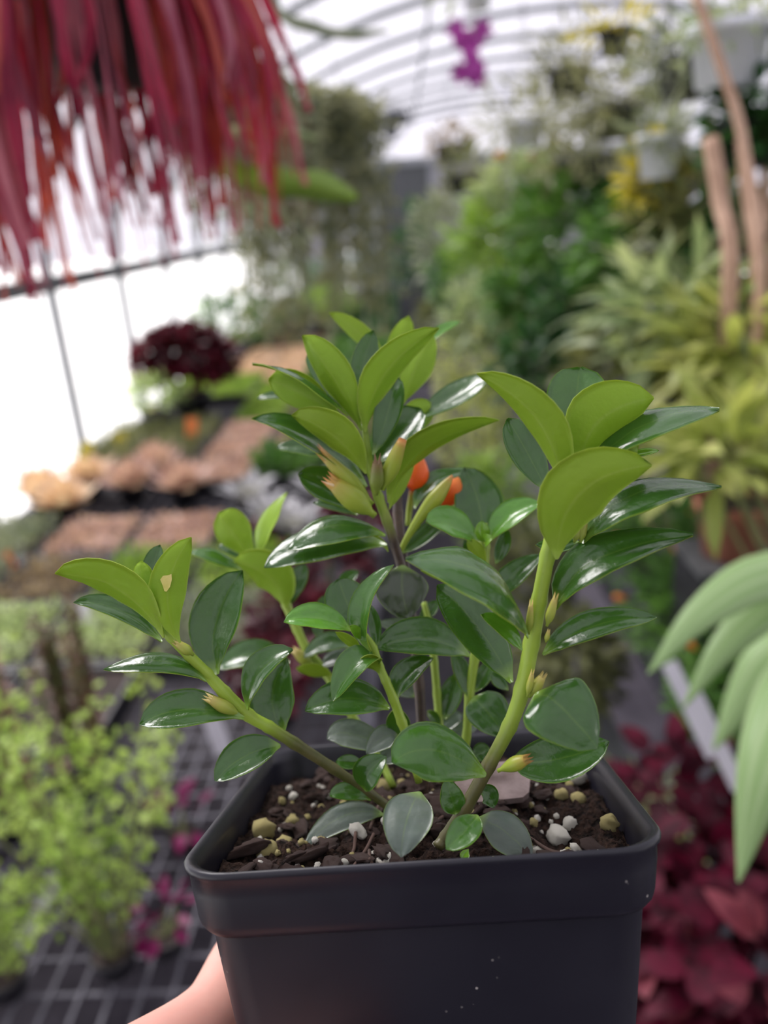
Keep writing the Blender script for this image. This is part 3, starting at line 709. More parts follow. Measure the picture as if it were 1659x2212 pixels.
L(4,'S6',(772,905),(820,770),(985,668),150,'U',(-2,-3,-5),.3,'d',.5, n=(-.4,.4,.82))
L(4,'S6',(780,960),(775,1060),(815,1172),145,'U',(-4,-5,-5),.15,'d',.5, n=(-.1,.3,.95))
L(4,'S7',(1055,1035),(1090,900),(1145,752),135,'U',(1,-1,-3),.25,'d',.5, n=(-.35,.4,.84))
L(4,'S7',(1030,1070),(985,1020),(950,985),60,'U',(2,2,3),.2,'d',.5)
L(4,'S7',(900,455),(960,385),(1012,325),80,'U',(0,-1,-2),.2,'d',.5)
L(4,'S7',(900,420),(850,470),(640,455),100,'U',(-4,-5,-5),.1,'g',.5)
L(4,'S7',(880,900),(800,840),(705,800),110,'U',(-4,-5,-5),.1,'g',.5)
L(4,'S7',(1010,1100),(1060,1040),(1165,1010),120,'U',(-5,-5,-6),.1,'g',.5)
L(4,'S7',(1060,1130),(1150,1090),(1255,1075),90,'U',(-5,-5,-6),.1,'g',.5)
L(4,'S3',(1195,905),(1160,760),(1095,620),105,'U',(1,0,-2),.15,'d',.5, n=(.2,.35,.91))
L(4,'S3',(1235,870),(1290,770),(1335,680),95,'U',(-1,-2,-4),.2,'d',.5, n=(-.3,.4,.86))
L(4,'S3',(1215,625),(1150,540),(1085,465),105,'U',(-2,-4,-6),.15,'d',.5)
L(4,'S3',(1222,905),(1310,990),(1415,1135),255,'U',(4,8,10),.15,'d',.45, n=(0,.5,.86))
L(4,'S3',(1430,860),(1370,800),(1325,770),85,'U',(2,2,2),.3,'d',.5)
L(4,'S6',(760,1240),(500,1120),(353,1155),170,'U',(-8,-8,-8),.1,'g',.5, n=(.1,.6,.8), gloss=.25)
L(4,'S6',(775,1140),(690,1140),(585,1242),140,'U',(-4,-3,-2),.1,'g',.5, n=(.1,.6,.8), gloss=.25)
L(4,'S6',(810,1180),(740,1240),(650,1270),110,'U',(-5,-5,-5),.1,'g',.5, n=(.1,.6,.8), gloss=.25)
L(4,'S4',(560,1290),(480,1290),(403,1285),85,'U',(-6,-6,-6),.15,'m',.5, n=(.1,.6,.8))
L(5,'S4',(1100,450),(1110,350),(1218,252),165,'U',(2,4,3),.3,'d',.5, n=(-.35,.4,.85))
L(5,'S4',(1125,505),(1000,455),(888,480),100,'U',(1,3,4),.2,'m',.55, n=(.1,.65,.75))
L(6,'S2',(560,600),(260,455),(20,530),335,'U',(2,7,10),-.22,'m',.48, n=(.05,.45,.89))
L(5,'S4',(1200,590),(980,590),(742,768),150,'U',(0,2,5),-.12,'g',.5, n=(.15,.72,.68), gloss=.2)
L(6,'S2',(180,700),(105,850),(70,1075),290,'U',(2,10,14),-.12,'g',.42, n=(-.1,.42,.9), gloss=.2)
L(6,'S2',(850,130),(990,190),(1205,448),430,'U',(6,12,14),-.18,'d',.42, blunt=.52, n=(.1,.52,.85))
L(6,'S2',(690,520),(960,510),(1272,405),265,'U',(-6,-3,-2),.15,'d',.52, n=(-.1,.52,.85))
spindle('bud','S2',6,(630,575),(806,505),80,M_bud,(3,6), belly=.62, label='small closed bud with red tip')
L(6,'S2',(388,825),(365,740),(330,620),145,'U',(1,1,0),.2,'m',.45, n=(0,.4,.92))
L(6,'S2',(525,700),(575,715),(605,790),115,'U',(-2,-2,-2),.2,'d',.5)
L(6,'S2',(512,835),(440,925),(330,1030),165,'U',(6,10,12),.22,'m',.5, n=(-.3,.5,.81))
L(6,'S2',(520,850),(680,930),(822,1090),220,'U',(-1,1,3),-.1,'g',.5, n=(0,.65,.76), gloss=.2)
L(6,'S3',(590,460),(540,470),(490,500),110,'U',(2,2,2),.2,'d',.5)
L(6,'S2',(460,1030),(440,1060),(425,1090),55,'U',(6,7,8),.2,'l',.6)
spindle('bud','S2',6,(810,150),(895,20),70,M_budy,(2,3), belly=.45)
spindle('bud','S2',6,(800,150),(830,5),40,M_budy,(3,4), belly=.45)

# ================================================================== HAND
M_skin = plain('skin', (.60, .30, .24), (.68, .36, .29), .48, 60, bump=.12, sss=.35)
def hand():
    pts = {}; edges = []; rad = []; vs = []
    def v(p, r): vs.append(pw(*[q/1000 for q in p])); rad.append(r/1000); return len(vs)-1
    wr = v((-68, -34, -160), 25); fa = v((-110, -78, -245), 30); pm = v((-50, -8, -120), 23); edges.extend([(fa, wr), (wr, pm)])
    # knuckles along the outer left of the pot
    kn = [((-54, -2, -63), 12.5), ((-48, 3, -82), 12.5), ((-36, 10, -101), 12), ((-22, 16, -116), 11)]
    fing = [[((-34, 14, -55.5), 10.6), ((-18, 28, -54), 11.0), ((-6.5, 42, -54), 10.4), ((-4.0, 70, -49), 9.6), ((9, 103, -47), 8.6), ((30, 110, -48), 7.6), ((44, 111, -49), 6.2)],
            [((-3, 40, -65), 9.8), ((-1, 78, -62), 9.4), ((12, 108, -62), 8.6), ((38, 109, -62), 7.8), ((50, 109, -63), 6.2)],
            [((1, 42, -82), 9.2), ((3, 78, -80), 8.8), ((14, 104, -79), 8.0), ((38, 105, -79), 7.2), ((48, 105, -79), 6.0)],
            [((8, 44, -99), 8.2), ((12, 70, -98), 7.8), ((22, 92, -96), 7.2), ((36, 100, -95), 6.6), ((43, 102, -95), 5.4)]]
    for (kp, kr), f in zip(kn, fing):
        k = v(kp, kr); edges.append((pm, k)); pr = k
        for p, r in f: q = v(p, r); edges.append((pr, q)); pr = q
    pr = pm
    for p, r in [((-38, -22, -98), 15), ((-14, -20, -76), 12), ((14, -7.5, -60), 10.5), ((32, -5.5, -53), 9.0), ((41, -5.5, -50), 7.2)]: q = v(p, r); edges.append((pr, q)); pr = q
    me = bpy.data.meshes.new('hand'); o0 = pw(-.04, -.008, -.112); me.from_pydata([tuple(p-o0) for p in vs], edges, [])
    me.materials.append(M_skin)
    o = bpy.data.objects.new('hand', me); COL.objects.link(o); o.location = o0
    me.update(); 
    sk = o.modifiers.new('skin', 'SKIN')
    if not me.skin_vertices: me.attributes
    for i, s in enumerate(me.skin_vertices[0].data if me.skin_vertices else []): s.radius = (rad[i], rad[i])
    if me.skin_vertices: me.skin_vertices[0].data[2].use_root = True
    sk.use_smooth_shade = True
    ss = o.modifiers.new('smooth', 'SUBSURF'); ss.levels = 2; ss.render_levels = 2
    return o, rad
ho, hrad = hand()
tag(ho, 'bare left hand gripping the dark square pot from below', 'hand')

# ================================================================== BENCHES
BZ = .70                                                      # bench height
M_wire = plain('galvanised_wire', (.11, .106, .125), (.16, .155, .18), .7, 60, spec=.3)
M_rail = plain('bench_rail', (.07, .068, .085), (.11, .107, .13), .85, 20, spec=.2)
M_plast = plain('tray_plastic', (.012, .012, .016), (.022, .022, .028), .5, 30)
M_wpot = plain('white_pot', (.68, .70, .76), (.80, .82, .88), .45, 12)
M_terra = plain('terracotta', (.36, .125, .075), (.46, .18, .11), .75, 25)
M_redpot = plain('dark_red_pot', (.16, .018, .014), (.22, .028, .02), .5, 20)
M_soil2 = plain('bench_soil', (.015, .010, .008), (.05, .032, .025), .9, 90)
def bench(label, x0, x1, y0, y1, z, legs, wire_to, nwire):
    e = empty('greenhouse_bench', ((x0+x1)/2, (y0+y1)/2, 0), label, 'bench'); O = LOC[e]
    def part(name, b, mat, sm_=False): return obj(name, b.mesh(name, [mat], sm_), e, (0, 0, 0))
    for xa in (x0, x1-.04):
        b = MB(); b.box((xa-O.x, y0-O.y, z-.06), (xa+.04-O.x, y1-O.y, z)); part('side_rail', b, M_rail)
    for ya in (y0, y1-.04):
        b = MB(); b.box((x0+.04-O.x, ya-O.y, z-.06), (x1-.04-O.x, ya+.04-O.y, z)); part('end_rail', b, M_rail)
    for ya in legs:
        for xa in (x0+.01, x1-.05):
            b = MB(); b.box((xa-O.x, ya-O.y, 0), (xa+.04-O.x, ya+.04-O.y, z-.06)); part('leg', b, M_dark)
        b = MB(); b.box((x0+.04-O.x, ya-O.y, z-.06), (x1-.04-O.x, ya+.03-O.y, z-.03)); part('cross_bar', b, M_dark)
    b = MB(); b.box((-.0022, y0-O.y+.03, -.002), (.0022, y1-O.y-.03, .002)); me = b.mesh('wire', [M_wire], False)
    n = int((x1-x0-.08)/.040)
    for i in range(n): obj('wire', me, e, (x0+.06+i*.040-O.x, 0, z-.004))
    b = MB(); b.box((x0+.03-O.x, -.0024, -.002), (x1-.03-O.x, .0024, .002)); me = b.mesh('wire', [M_wire], False)
    yy = y0+.06; rest = MB()
    while yy < y1-.04:
        if yy < wire_to: obj('wire', me, e, (0, yy-O.y, z-.008))
        else: rest.box((x0+.03-O.x, yy-.0024-O.y, z-.010), (x1-.03-O.x, yy+.0024-O.y, z-.006))
        yy += .052 if yy < wire_to else .10
    o = part('far_wires', rest, M_wire); o['kind'] = 'stuff'
    return e
bench('long wire mesh bench along the bright side wall, left of the aisle', -1.40, -.10, .28, 10.6, BZ, (.4, 2.4, 4.6, 7, 9.6), 2.6, 0)
bench('long wire mesh bench under the tall foliage, right of the aisle', .48, 2.4, .28, 10.6, BZ, (.4, 2.4, 4.6, 7, 9.6), 1.6, 0)
# a low plank shelf in front of the right bench
ls = empty('low_shelf', (.31, 1.0, 0), 'low grey shelf on the floor below the dark red coleus', 'shelf')
for i in range(3):
    b = MB(); b.box((-.16+.11*i, -.62, .36), (-.06+.11*i, .75, .38)); obj('plank', b.mesh('plank', [M_dark], False), ls)
for y_ in (-.55, .66):
    b = MB(); b.box((-.16, y_, 0), (-.13, y_+.04, .36)); b.box((.13, y_, 0), (.16, y_+.04, .36)); b.box((-.16, y_, .33), (.16, y_+.03, .36)); obj('trestle', b.mesh('trestle', [M_dark], False), ls)

# ================================================================== FOLIAGE KIT
FM = {}
def fm(k): return FM[k]
for k, c1, c2, tr in (
    ('green', (.045, .13, .025), (.12, .25, .045), .35), ('deep', (.02, .07, .02), (.055, .14, .035), .3), ('lime', (.17, .30, .04), (.33, .46, .09), .4),
    ('chart', (.30, .36, .09), (.50, .52, .18), .4), ('pale', (.24, .32, .16), (.44, .50, .28), .35), ('olive', (.11, .13, .05), (.24, .25, .11), .3),
    ('grey', (.19, .23, .15), (.36, .39, .28), .3), ('silver', (.36, .36, .38), (.60, .59, .62), .2), ('rustgreen', (.09, .06, .03), (.22, .09, .05), .25), ('wisp', (.32, .48, .09), (.50, .62, .20), .38), ('trailer', (.06, .16, .03), (.15, .31, .06), .35), ('red', (.10, .006, .012), (.26, .012, .035), .3),
    ('magenta', (.10, .003, .045), (.22, .008, .09), .3), ('maroon', (.045, .006, .012), (.13, .012, .028), .3), ('pink', (.50, .32, .28), (.72, .52, .46), .3), ('peach', (.62, .43, .31), (.80, .62, .48), .3),
    ('brown', (.20, .14, .085), (.38, .29, .18), .25), ('rust', (.16, .04, .02), (.26, .10, .05), .25), ('mint', (.38, .50, .20), (.56, .66, .36), .38), ('yellow', (.48, .42, .02), (.70, .60, .06), .35), ('mossy', (.19, .20, .10), (.36, .36, .21), .3)):
    FM[k] = foliage_mat('foliage_'+k, c1, c2, tr)
M_orange = plain('orange_flower', (.75, .20, .02), (.85, .28, .03), .5, 40)
M_yellow = plain('yellow_tag', (.70, .55, .03), (.78, .62, .05), .5, 10)
M_otag = plain('orange_tag', (.80, .20, .04), (.85, .24, .05), .5, 10)
M_wtag = plain('white_tag', (.62, .60, .66), (.72, .70, .76), .5, 10)
M_mag = plain('magenta_petal', (.30, .02, .25), (.42, .04, .34), .5, 30)
M_cane = plain('cane', (.36, .22, .145), (.50, .33, .23), .7, 30)
M_stalk = plain('green_stalk', (.16, .20, .07), (.30, .30, .13), .6, 30)
def rdir(r, zlo=-1, zhi=1):
    z = r.uniform(zlo, zhi); a = r.uniform(0, 2*math.pi); s = math.sqrt(max(0, 1-z*z)); return V((s*math.cos(a), s*math.sin(a), z))
def bush(seed, n, rx, ry, rz, L, W, c=(0, 0, 0), shell=.35, droop=.3, up=.5):
    """rounded plant: twigs from the foot, leaves over and in an ellipsoid"""
    r = random.Random(seed); b = MB(); c = V(c)
    for i in range(n):
        d = rdir(r, -.55, 1); q = shell + (1-shell)*r.random()**.6
        p = c + V((d.x*rx, d.y*ry, d.z*rz))*q
        o = (V((d.x, d.y, d.z*.6+up*.5)) + rdir(r)*.55).normalized()
        b.leaf(p, o, (V((0, 0, 1)) + d*.5 + rdir(r)*.4), L*r.uniform(.6, 1.15), W*r.uniform(.7, 1.15), droop*r.uniform(.3, 1.3), 0)
    return b
def twigs(b, seed, n, rx, ry, c, foot, rad=.0022, m=1):
    r = random.Random(seed)
    for i in range(n):
        a = r.uniform(0, 6.28); q = r.random()**.5*.8; e = V(c) + V((math.cos(a)*rx*q, math.sin(a)*ry*q, r.uniform(-.2, .3)*rx))
        f = V(foot); mid = (f+e)*.5 + V((math.cos(a)*rx*.15, math.sin(a)*ry*.15, 0)); b.tube(sm([f, mid, e], 3), rad, 5, m, False)
def rosette(seed, n, L, W, elev=(.1, 1.1), droop=.4, segs=4):
    r = random.Random(seed); b = MB()
    for i in range(n):
        a = i*2.4 + r.uniform(-.2, .2); e = elev[0] + (elev[1]-elev[0])*((i+.5)/n)
        d = V((math.cos(a)*math.cos(e), math.sin(a)*math.cos(e), math.sin(e))); b.leaf(V((d.x*.01, d.y*.01, 0)), d, V((0, 0, 1)) - d*.2, L*(1-.35*i/n)*r.uniform(.85, 1.1), W*r.uniform(.8, 1.1), droop, 0, segs)
    return b
def mat_top(seed, n, sx, sy, h, L, W):
    r = random.Random(seed); b = MB()
    for i in range(n):
        p = V((r.uniform(-sx, sx), r.uniform(-sy, sy), h*r.random())); d = (V((0, 0, .7)) + rdir(r, -.1, 1)).normalized()
        b.leaf(p, d, rdir(r, .2, 1), L*r.uniform(.6, 1.2), W, .3)
    return b
def trail(seed, n, r0, length, L, W, per=14, spread=.35):
    """strands arching over the rim and hanging, small leaves along them"""
    r = random.Random(seed); b = MB()
    for i in range(n):
        a = r.uniform(0, 6.28); q = r0*r.uniform(.3, 1); le = length*r.uniform(.3, 1); o = V((math.cos(a), math.sin(a), 0))
        pts = [o*q*.5 + V((0, 0, .02)), o*(q+r0*.5) + V((0, 0, .05*r.random())), o*(q+r0*spread*2) + V((0, 0, -le*.35)), o*(q+r0*spread*2.3) + V((r.uniform(-.02, .02), r.uniform(-.02, .02), -le))]
        cl = sm(pts, 5); b.tube(cl, .0014, 4, 1, False)
        for k in range(per):
            t = r.random(); p = cl[min(len(cl)-1, int(t*len(cl)))]; d = (rdir(r) + V((0, 0, -.5))).normalized(); b.leaf(p, d, rdir(r, 0, 1), L*r.uniform(.6, 1.2), W, .2)
    return b
def round_pot(r, h, mat):
    b = MB(); b.lathe([(0, .0), (r*.74, 0), (r*.95, h*.82), (r*1.06, h*.82), (r*1.08, h), (r*.98, h), (r*.93, h*.86), (0, h*.86)], 18); return b.mesh('pot', [mat], True)
def tray_me(sx, sy, h):
    b = MB(); t = .006
    b.box((-sx, -sy, 0), (sx, sy, .004)); b.box((-sx, -sy, 0), (-sx+t, sy, h)); b.box((sx-t, -sy, 0), (sx, sy, h)); b.box((-sx, -sy, 0), (sx, -sy+t, h)); b.box((-sx, sy-t, 0), (sx, sy, h))
    b.box((-sx-.008, -sy-.008, h-.006), (sx+.008, -sy, h)); b.box((-sx-.008, sy, h-.006), (sx+.008, sy+.008, h)); return b.mesh('tray', [M_plast], False)
POTS = {}
def potmesh(r, h, mat):
    k = (round(r, 3), round(h, 3), mat.name)
    if k not in POTS: POTS[k] = round_pot(r, h, mat)
    return POTS[k]
def potted(name, label, cat, loc, fol, mats, r=.07, h=.10, pmat=None, group=None, rz=0, wires=False, color=None):
    """pot + foliage; the foliage mesh starts at the pot's mouth"""
    e = empty(name, loc, label, cat, group); e.rotation_euler.z = rz
    obj('pot', potmesh(r, h, pmat or M_plast), e)
    b = MB(); b.lathe([(0, 0), (r*.94, 0)], 14); obj('soil', b.mesh('soil', [M_soil2]), e, (0, 0, h*.88))
    me = fol if isinstance(fol, bpy.types.Mesh) else fol.mesh('foliage', mats)
    o = obj('foliage', me, e, (0, 0, h*.86)); o['kind'] = 'stuff'
    if wires:
        top = arch(loc[0]) - loc[2] - .01
        for k in range(3):
            a = k*2.094 + .5; b = MB(); b.tube([(r*1.04*math.cos(a), r*1.04*math.sin(a), h*.95), (0, 0, min(top, h+.38)), (0, 0, top)], .0013, 5); obj('hanger_wire', b.mesh('hanger_wire', [M_dark]), e)
    return e
def stake(name, label, px, py, z, w, h, mat, cat='tag', group=None, lean=(0, 0)):
    p = on_z(px, py, z)[0]; p.x = max(-1.34, p.x); p.z = BZ+.001; h += z-BZ; e = MB(); e.box((-w/2, -.0008, 0), (w/2, .0008, h)); 
    o = obj(name, e.mesh(name, [mat], False), None, p); o.rotation_euler = (lean[0], lean[1], 0); tag(o, label, cat, group); return o

# ================================================================== LEFT BENCH PLANTS
def at_bench(px, py, z=None, r=.02, fr=.06):
    q = on_z(px, py, BZ if z is None else z)[0]; q.x = max(-1.36+fr, min(q.x, -.12-r)); KEEP.append((q, r)); return q
KEEP = []
# wispy plant on the near mesh: bare stems with clusters of tiny leaves
def wispy(seed, n, h, spread, per=26, L=.011, W=.007):
    r = random.Random(seed); b = MB()
    for i in range(n):
        a = r.uniform(0, 6.28); q = spread*r.random()**.6; e = V((math.cos(a)*q, math.sin(a)*q, h*r.uniform(.55, 1)))
        cl = sm([V((math.cos(a)*.01, math.sin(a)*.01, 0)), V((e.x*.45, e.y*.45, e.z*.4)), V((e.x*.85, e.y*.85, e.z*.75)), e], 6); b.tube(cl, [.0022*(1-.75*k/(len(cl)-1)) for k in range(len(cl))], 5, 1, False)
        for k in range(per):
            t = .18 + .82*r.random()**.75; p = cl[min(len(cl)-1, int(t*len(cl)))]; s = r.uniform(.006, .02); d0 = rdir(r, -.1, .6); tip = p + d0*s
            for m in range(3): b.leaf(tip, (d0 + rdir(r)*.9).normalized(), rdir(r, .2, 1), L*r.uniform(.7, 1.2), W, .2)
    return b
p = at_bench(255, 2090)
potted('wispy_herb', 'airy light green plant with thin upright stems on the near wire mesh', 'plant', p, wispy(1, 26, .43, .13, 30), [FM['wisp'], M_stalk], .03, .035, M_plast)
p = at_bench(20, 2140)
potted('wispy_herb', 'small airy light green plant cut by the lower left frame edge', 'plant', p, wispy(2, 9, .17, .07), [FM['wisp'], M_stalk], .03, .035, M_plast)
# reddish columnar plants
def columns(seed, n, h, r0, L=.02, W=.012):
    r = random.Random(seed); b = MB()
    for i in range(n):
        a = r.uniform(0, 6.28); q = r0*r.random()**.5; x, y_ = math.cos(a)*q, math.sin(a)*q; hh = h*r.uniform(.75, 1)
        b.tube([(x, y_, 0), (x*1.15, y_*1.15, hh)], .004, 5, 1, False)
        for k in range(70):
            z = hh*r.random(); d = rdir(r, .1, .7); b.leaf(V((x*(1+.15*z/hh), y_*(1+.15*z/hh), z)), d, (0, 0, 1), L*r.uniform(.7, 1.1), W, .15)
    return b
for px, py, sd, h, lab in ((45, 1790, 3, .35, 'dense rust red spiky plant at the left frame edge'), (175, 1700, 4, .29, 'dark rust green spiky plant behind the airy herb')):
    potted('spiky_plant', lab, 'plant', at_bench(px, py), columns(sd, 11, h, .055), [FM['rust'] if sd == 3 else FM['rustgreen'], M_stalk], .05, .07)
# trays of low plants, laid out row by row along the bench
ANCH = [(90,1395,'mint'),(250,1450,'mint'),(360,1480,'olive'),(170,1285,'brown'),(420,1255,'lime'),(330,1165,'pink'),(200,1170,'pink'),(560,1330,'grey'),(70,1205,'grey'),(390,1065,'grey'),(480,965,'pink'),(560,960,'pink'),(190,1030,'brown'),(80,1040,'brown'),(470,880,'moss'),(560,860,'moss'),(640,1010,'green'),
 (560,775,'peach'),(690,900,'olive'),(620,700,'brown'),(500,1600,'maroon'),(330,1620,'empty'),(760,780,'green'),(700,640,'olive'),(300,960,'olive'),(650,1170,'maroon'),(720,1060,'grey'),(640,1420,'maroon'),(380,900,'olive'),(250,920,'brown'),(480,1150,'grey'),(760,1300,'maroon'),(820,700,'deep'),(480,720,'green'),(160,1560,'empty'),(420,1720,'empty')]
TK = {'mint': ('mint', .035, .016, .012, 620, 'pale mint green ground cover'), 'olive': ('olive', .055, .035, .006, 600, 'olive grassy tufts'), 'brown': ('brown', .03, .02, .010, 560, 'brownish moss'), 'lime': ('lime', .04, .022, .013, 560, 'bright lime seedlings'),
 'pink': ('pink', .022, .02, .013, 640, 'dusty pink low succulents'), 'grey': ('grey', .045, .026, .012, 520, 'grey green tufts'), 'moss': ('lime', .02, .022, .016, 640, 'vivid yellow green moss'), 'green': ('green', .08, .04, .02, 480, 'mid green leafy plants'), 'peach': ('peach', .03, .03, .018, 520, 'beige succulents'),
 'maroon': ('maroon', .05, .032, .016, 420, 'dark maroon seedlings'), 'deep': ('deep', .09, .05, .024, 420, 'dark green leafy plants'), 'empty': ('deep', .01, .02, .01, 24, 'bare soil')}
TSX, TSY = .121, .138
TRAY = tray_me(TSX, TSY, .05); bx_ = MB(); bx_.box((-TSX+.007, -TSY+.007, 0), (TSX-.007, TSY-.007, .003)); TSOIL = bx_.mesh('soil', [M_soil2], False)
TFOL = {k: [mat_top(sd*7+len(k), v[4], TSX-.01, TSY-.01, v[1], v[2], v[3]).mesh('foliage', [FM[v[0]]]) for sd in (1, 2)] for k, v in TK.items()}
ORD = 'first second third fourth fifth sixth seventh eighth ninth tenth eleventh twelfth thirteenth fourteenth fifteenth sixteenth seventeenth eighteenth nineteenth twentieth'.split()
def lay_trays():
    for row in range(20):
        y_ = 1.27 + row*.30 if row < 14 else 1.27 + 14*.30 + (row-14)*.62
        for ci in range(5):
            x_ = -1.245 + ci*.262; p = V((x_, y_, BZ))
            if any(abs(q.x-x_) < TSX+rr_ and abs(q.y-y_) < TSY+rr_ for q, rr_ in KEEP): continue
            px, py, _ = px_of(p + V((0, 0, .05))); k = min(ANCH, key=lambda a: (a[0]-px)**2 + (2.2*(a[1]-py))**2)[2]
            v = TK[k]; e = empty('plant_tray', p, 'tray of %s, %s row from the front, %s' % (v[5], ORD[row], ('by the wall', 'second from wall', 'mid bench', 'second from aisle', 'by the aisle')[ci]), 'tray', 'trays of small plants on the left bench')
            e.rotation_euler.z = 0; obj('tray', TRAY, e); obj('soil', TSOIL, e, (0, 0, .036)); o = obj('foliage', TFOL[k][(row+ci) % 2], e, (0, 0, .038)); o['kind'] = 'stuff'
            if (row+ci) % 2: o.rotation_euler.z = math.pi
# succulent rosettes
RS = [rosette(s, 34, .14, .055, (.05, 1.25), -.25, 4).mesh('foliage', [FM[k]]) for s, k in ((21, 'peach'), (22, 'peach'), (23, 'pink'))]
for i, (px, py, s, lab) in enumerate(((35, 1110, 0, 'cream peach succulent rosette at the left frame edge'), (150, 1130, 1, 'large cream peach succulent rosette beside the dusty pink tray'), (200, 1075, 0, 'cream peach succulent rosette behind the large one'),
        (290, 1085, 2, 'grey pink succulent rosette right of the peach ones'), (345, 1045, 2, 'grey pink succulent rosette furthest from the wall'), (400, 1090, 2, 'grey pink succulent rosette nearest the silver plants'))):
    potted('succulent', lab, 'plant', at_bench(px, py), RS[s], None, .05, .07, rz=i)
# dark red shrub by the wall, green bushes beyond
potted('red_shrub', 'dark red leafy shrub standing against the bright side wall', 'plant', at_bench(330, 905, r=.10, fr=.24), (lambda b: (twigs(b, 1, 14, .2, .2, (0, 0, .2), (0, 0, 0)), b)[1])(bush(31, 1500, .25, .22, .17, .075, .04, (0, 0, .18))), [FM['maroon'], M_stalk], .10, .12)
potted('small_shrub', 'small light green bush in a dark pot below the red shrub', 'plant', at_bench(345, 935), bush(32, 300, .15, .13, .10, .045, .02, (0, 0, .09)), [FM['mint'], M_stalk], .07, .10)
for i, (px, py, w, h, k, lab) in enumerate(((505, 775, .34, .32, 'green', 'round green bush behind the dark red shrub'), (600, 740, .30, .22, 'olive', 'olive bush right of the round green one'), (700, 720, .30, .24, 'lime', 'yellow green bush far down the left bench'),
        (760, 690, .34, .34, 'olive', 'grey green bush far down the bench by the aisle'), (640, 660, .4, .4, 'green', 'green bush near the far end of the left bench'), (800, 640, .4, .4, 'deep', 'dark green bush at the far end of the aisle'))):
    b = bush(40+i, 520, w, w*.8, h*.6, .07, .035, (0, 0, h*.55)); twigs(b, i, 10, w*.7, w*.6, (0, 0, h*.5), (0, 0, 0)); potted('leafy_bush', lab, 'plant', at_bench(px, py, r=.10, fr=.12), b, [FM[k], M_stalk], .09, .11)
# silver leaved plants behind the top shoot
for i, (px, py, lab) in enumerate(((590, 1170, 'silver white leaved plant in a dark red pot'), (545, 1120, 'silver white leaved plant behind the one in the red pot'), (640, 1190, 'silver white leaved plant nearest the brown stem'), (700, 1110, 'silver white leaved plant right of the others'))):
    potted('silver_plant', lab, 'plant', at_bench(px, py), rosette(50+i, 18, .14, .032, (.5, 1.4), .25, 4), [FM['silver']], .05, .07, M_redpot if i == 0 else M_plast)
# maroon leafed plants
for i, (px, py, s, lab) in enumerate(((720, 1330, .10, 'dark maroon leafed plant behind the middle stems'), (650, 1440, .08, 'low dark maroon plant behind the left shoot'), (800, 1200, .08, 'dark maroon plant beside the aisle behind the brown stem'), (600, 1560, .07, 'dark maroon seedling cluster behind the back rim'))):
    b = bush(60+i, 160, s, s, s*.8, .05, .03, (0, 0, s*.8)); twigs(b, i, 8, s*.6, s*.6, (0, 0, s*.6), (0, 0, 0)); potted('maroon_plant', lab, 'plant', at_bench(px, py, r=.05), b, [FM['maroon'], M_stalk], .045, .06)
for i, (px, py, lab) in enumerate(((400, 1830, 'magenta leafed seedling left of the pot rim'), (365, 2050, 'magenta leafed seedling under the airy herb'))):
    b = bush(70+i, 18, .035, .035, .035, .04, .02, (0, 0, .035)); twigs(b, i, 5, .03, .03, (0, 0, .03), (0, 0, 0), .0015); potted('magenta_seedling', lab, 'plant', at_bench(px, py), b, [FM['magenta'], M_stalk], .025, .03)
lay_trays()
# tags
for i, (px, py, lab) in enumerate(((60, 1020, 'yellow plant tag nearest the left frame edge'), (140, 1005, 'yellow plant tag in the grey brown tray'), (265, 985, 'tall bright yellow plant tag right of the other yellow ones'), (340, 915, 'yellow plant tag below the dark red shrub'))):
    stake('plant_tag', lab, px, py, BZ+.03, .05, .09, M_yellow, lean=(-.3, .3 - .2*i))
stake('plant_tag', 'orange plant tag at the left frame edge', 48, 1245, BZ+.02, .022, .08, M_otag, lean=(-.3, -.5))
stake('plant_tag', 'orange plant tag in the brownish pink tray', 410, 950, BZ+.06, .05, .09, M_otag, lean=(-.2, .1))
stake('plant_tag', 'white plant tag behind the left shoot', 210, 1370, BZ+.03, .035, .08, M_wtag, lean=(-.5, -.5))
stake('plant_tag', 'white plant tag behind the lowest left leaf', 480, 1600, BZ+.03, .035, .09, M_wtag, lean=(-.3, -.3))
stake('plant_tag', 'long white plant tag lying towards the lower left frame edge', 30, 2090, BZ+.01, .02, .12, M_wtag, lean=(-.5, .45))

# ================================================================== HANGING PLANTS, LEFT
# red leafed epiphyte: dark pot, flat hanging red strands (one mesh each)
M_redleaf = foliage_mat('red_strand', (.17, .008, .035), (.36, .025, .07), .35, .35, 14)
M_redlight = foliage_mat('orange_red_strand', (.30, .035, .025), (.42, .075, .05), .4, .35, 14)
M_pinkleaf = foliage_mat('pink_strand', (.30, .06, .11), (.42, .14, .19), .35, .3, 14)
hp = P(215, 190, .80)
rh = empty('hanging_red_cactus', hp, 'hanging plant with long drooping crimson strands in a dark pot', 'hanging plant')
obj('pot', round_pot(.062, .10, M_plast), rh)
for k in range(3):
    a = k*2.094; b = MB(); b.tube([(.064*math.cos(a), .064*math.sin(a), .09), (0, 0, .45), (0, 0, arch(hp.x)-hp.z-.01)], .0014, 5); obj('hanger_wire', b.mesh('hanger_wire', [M_dark]), rh)
r = random.Random(11)
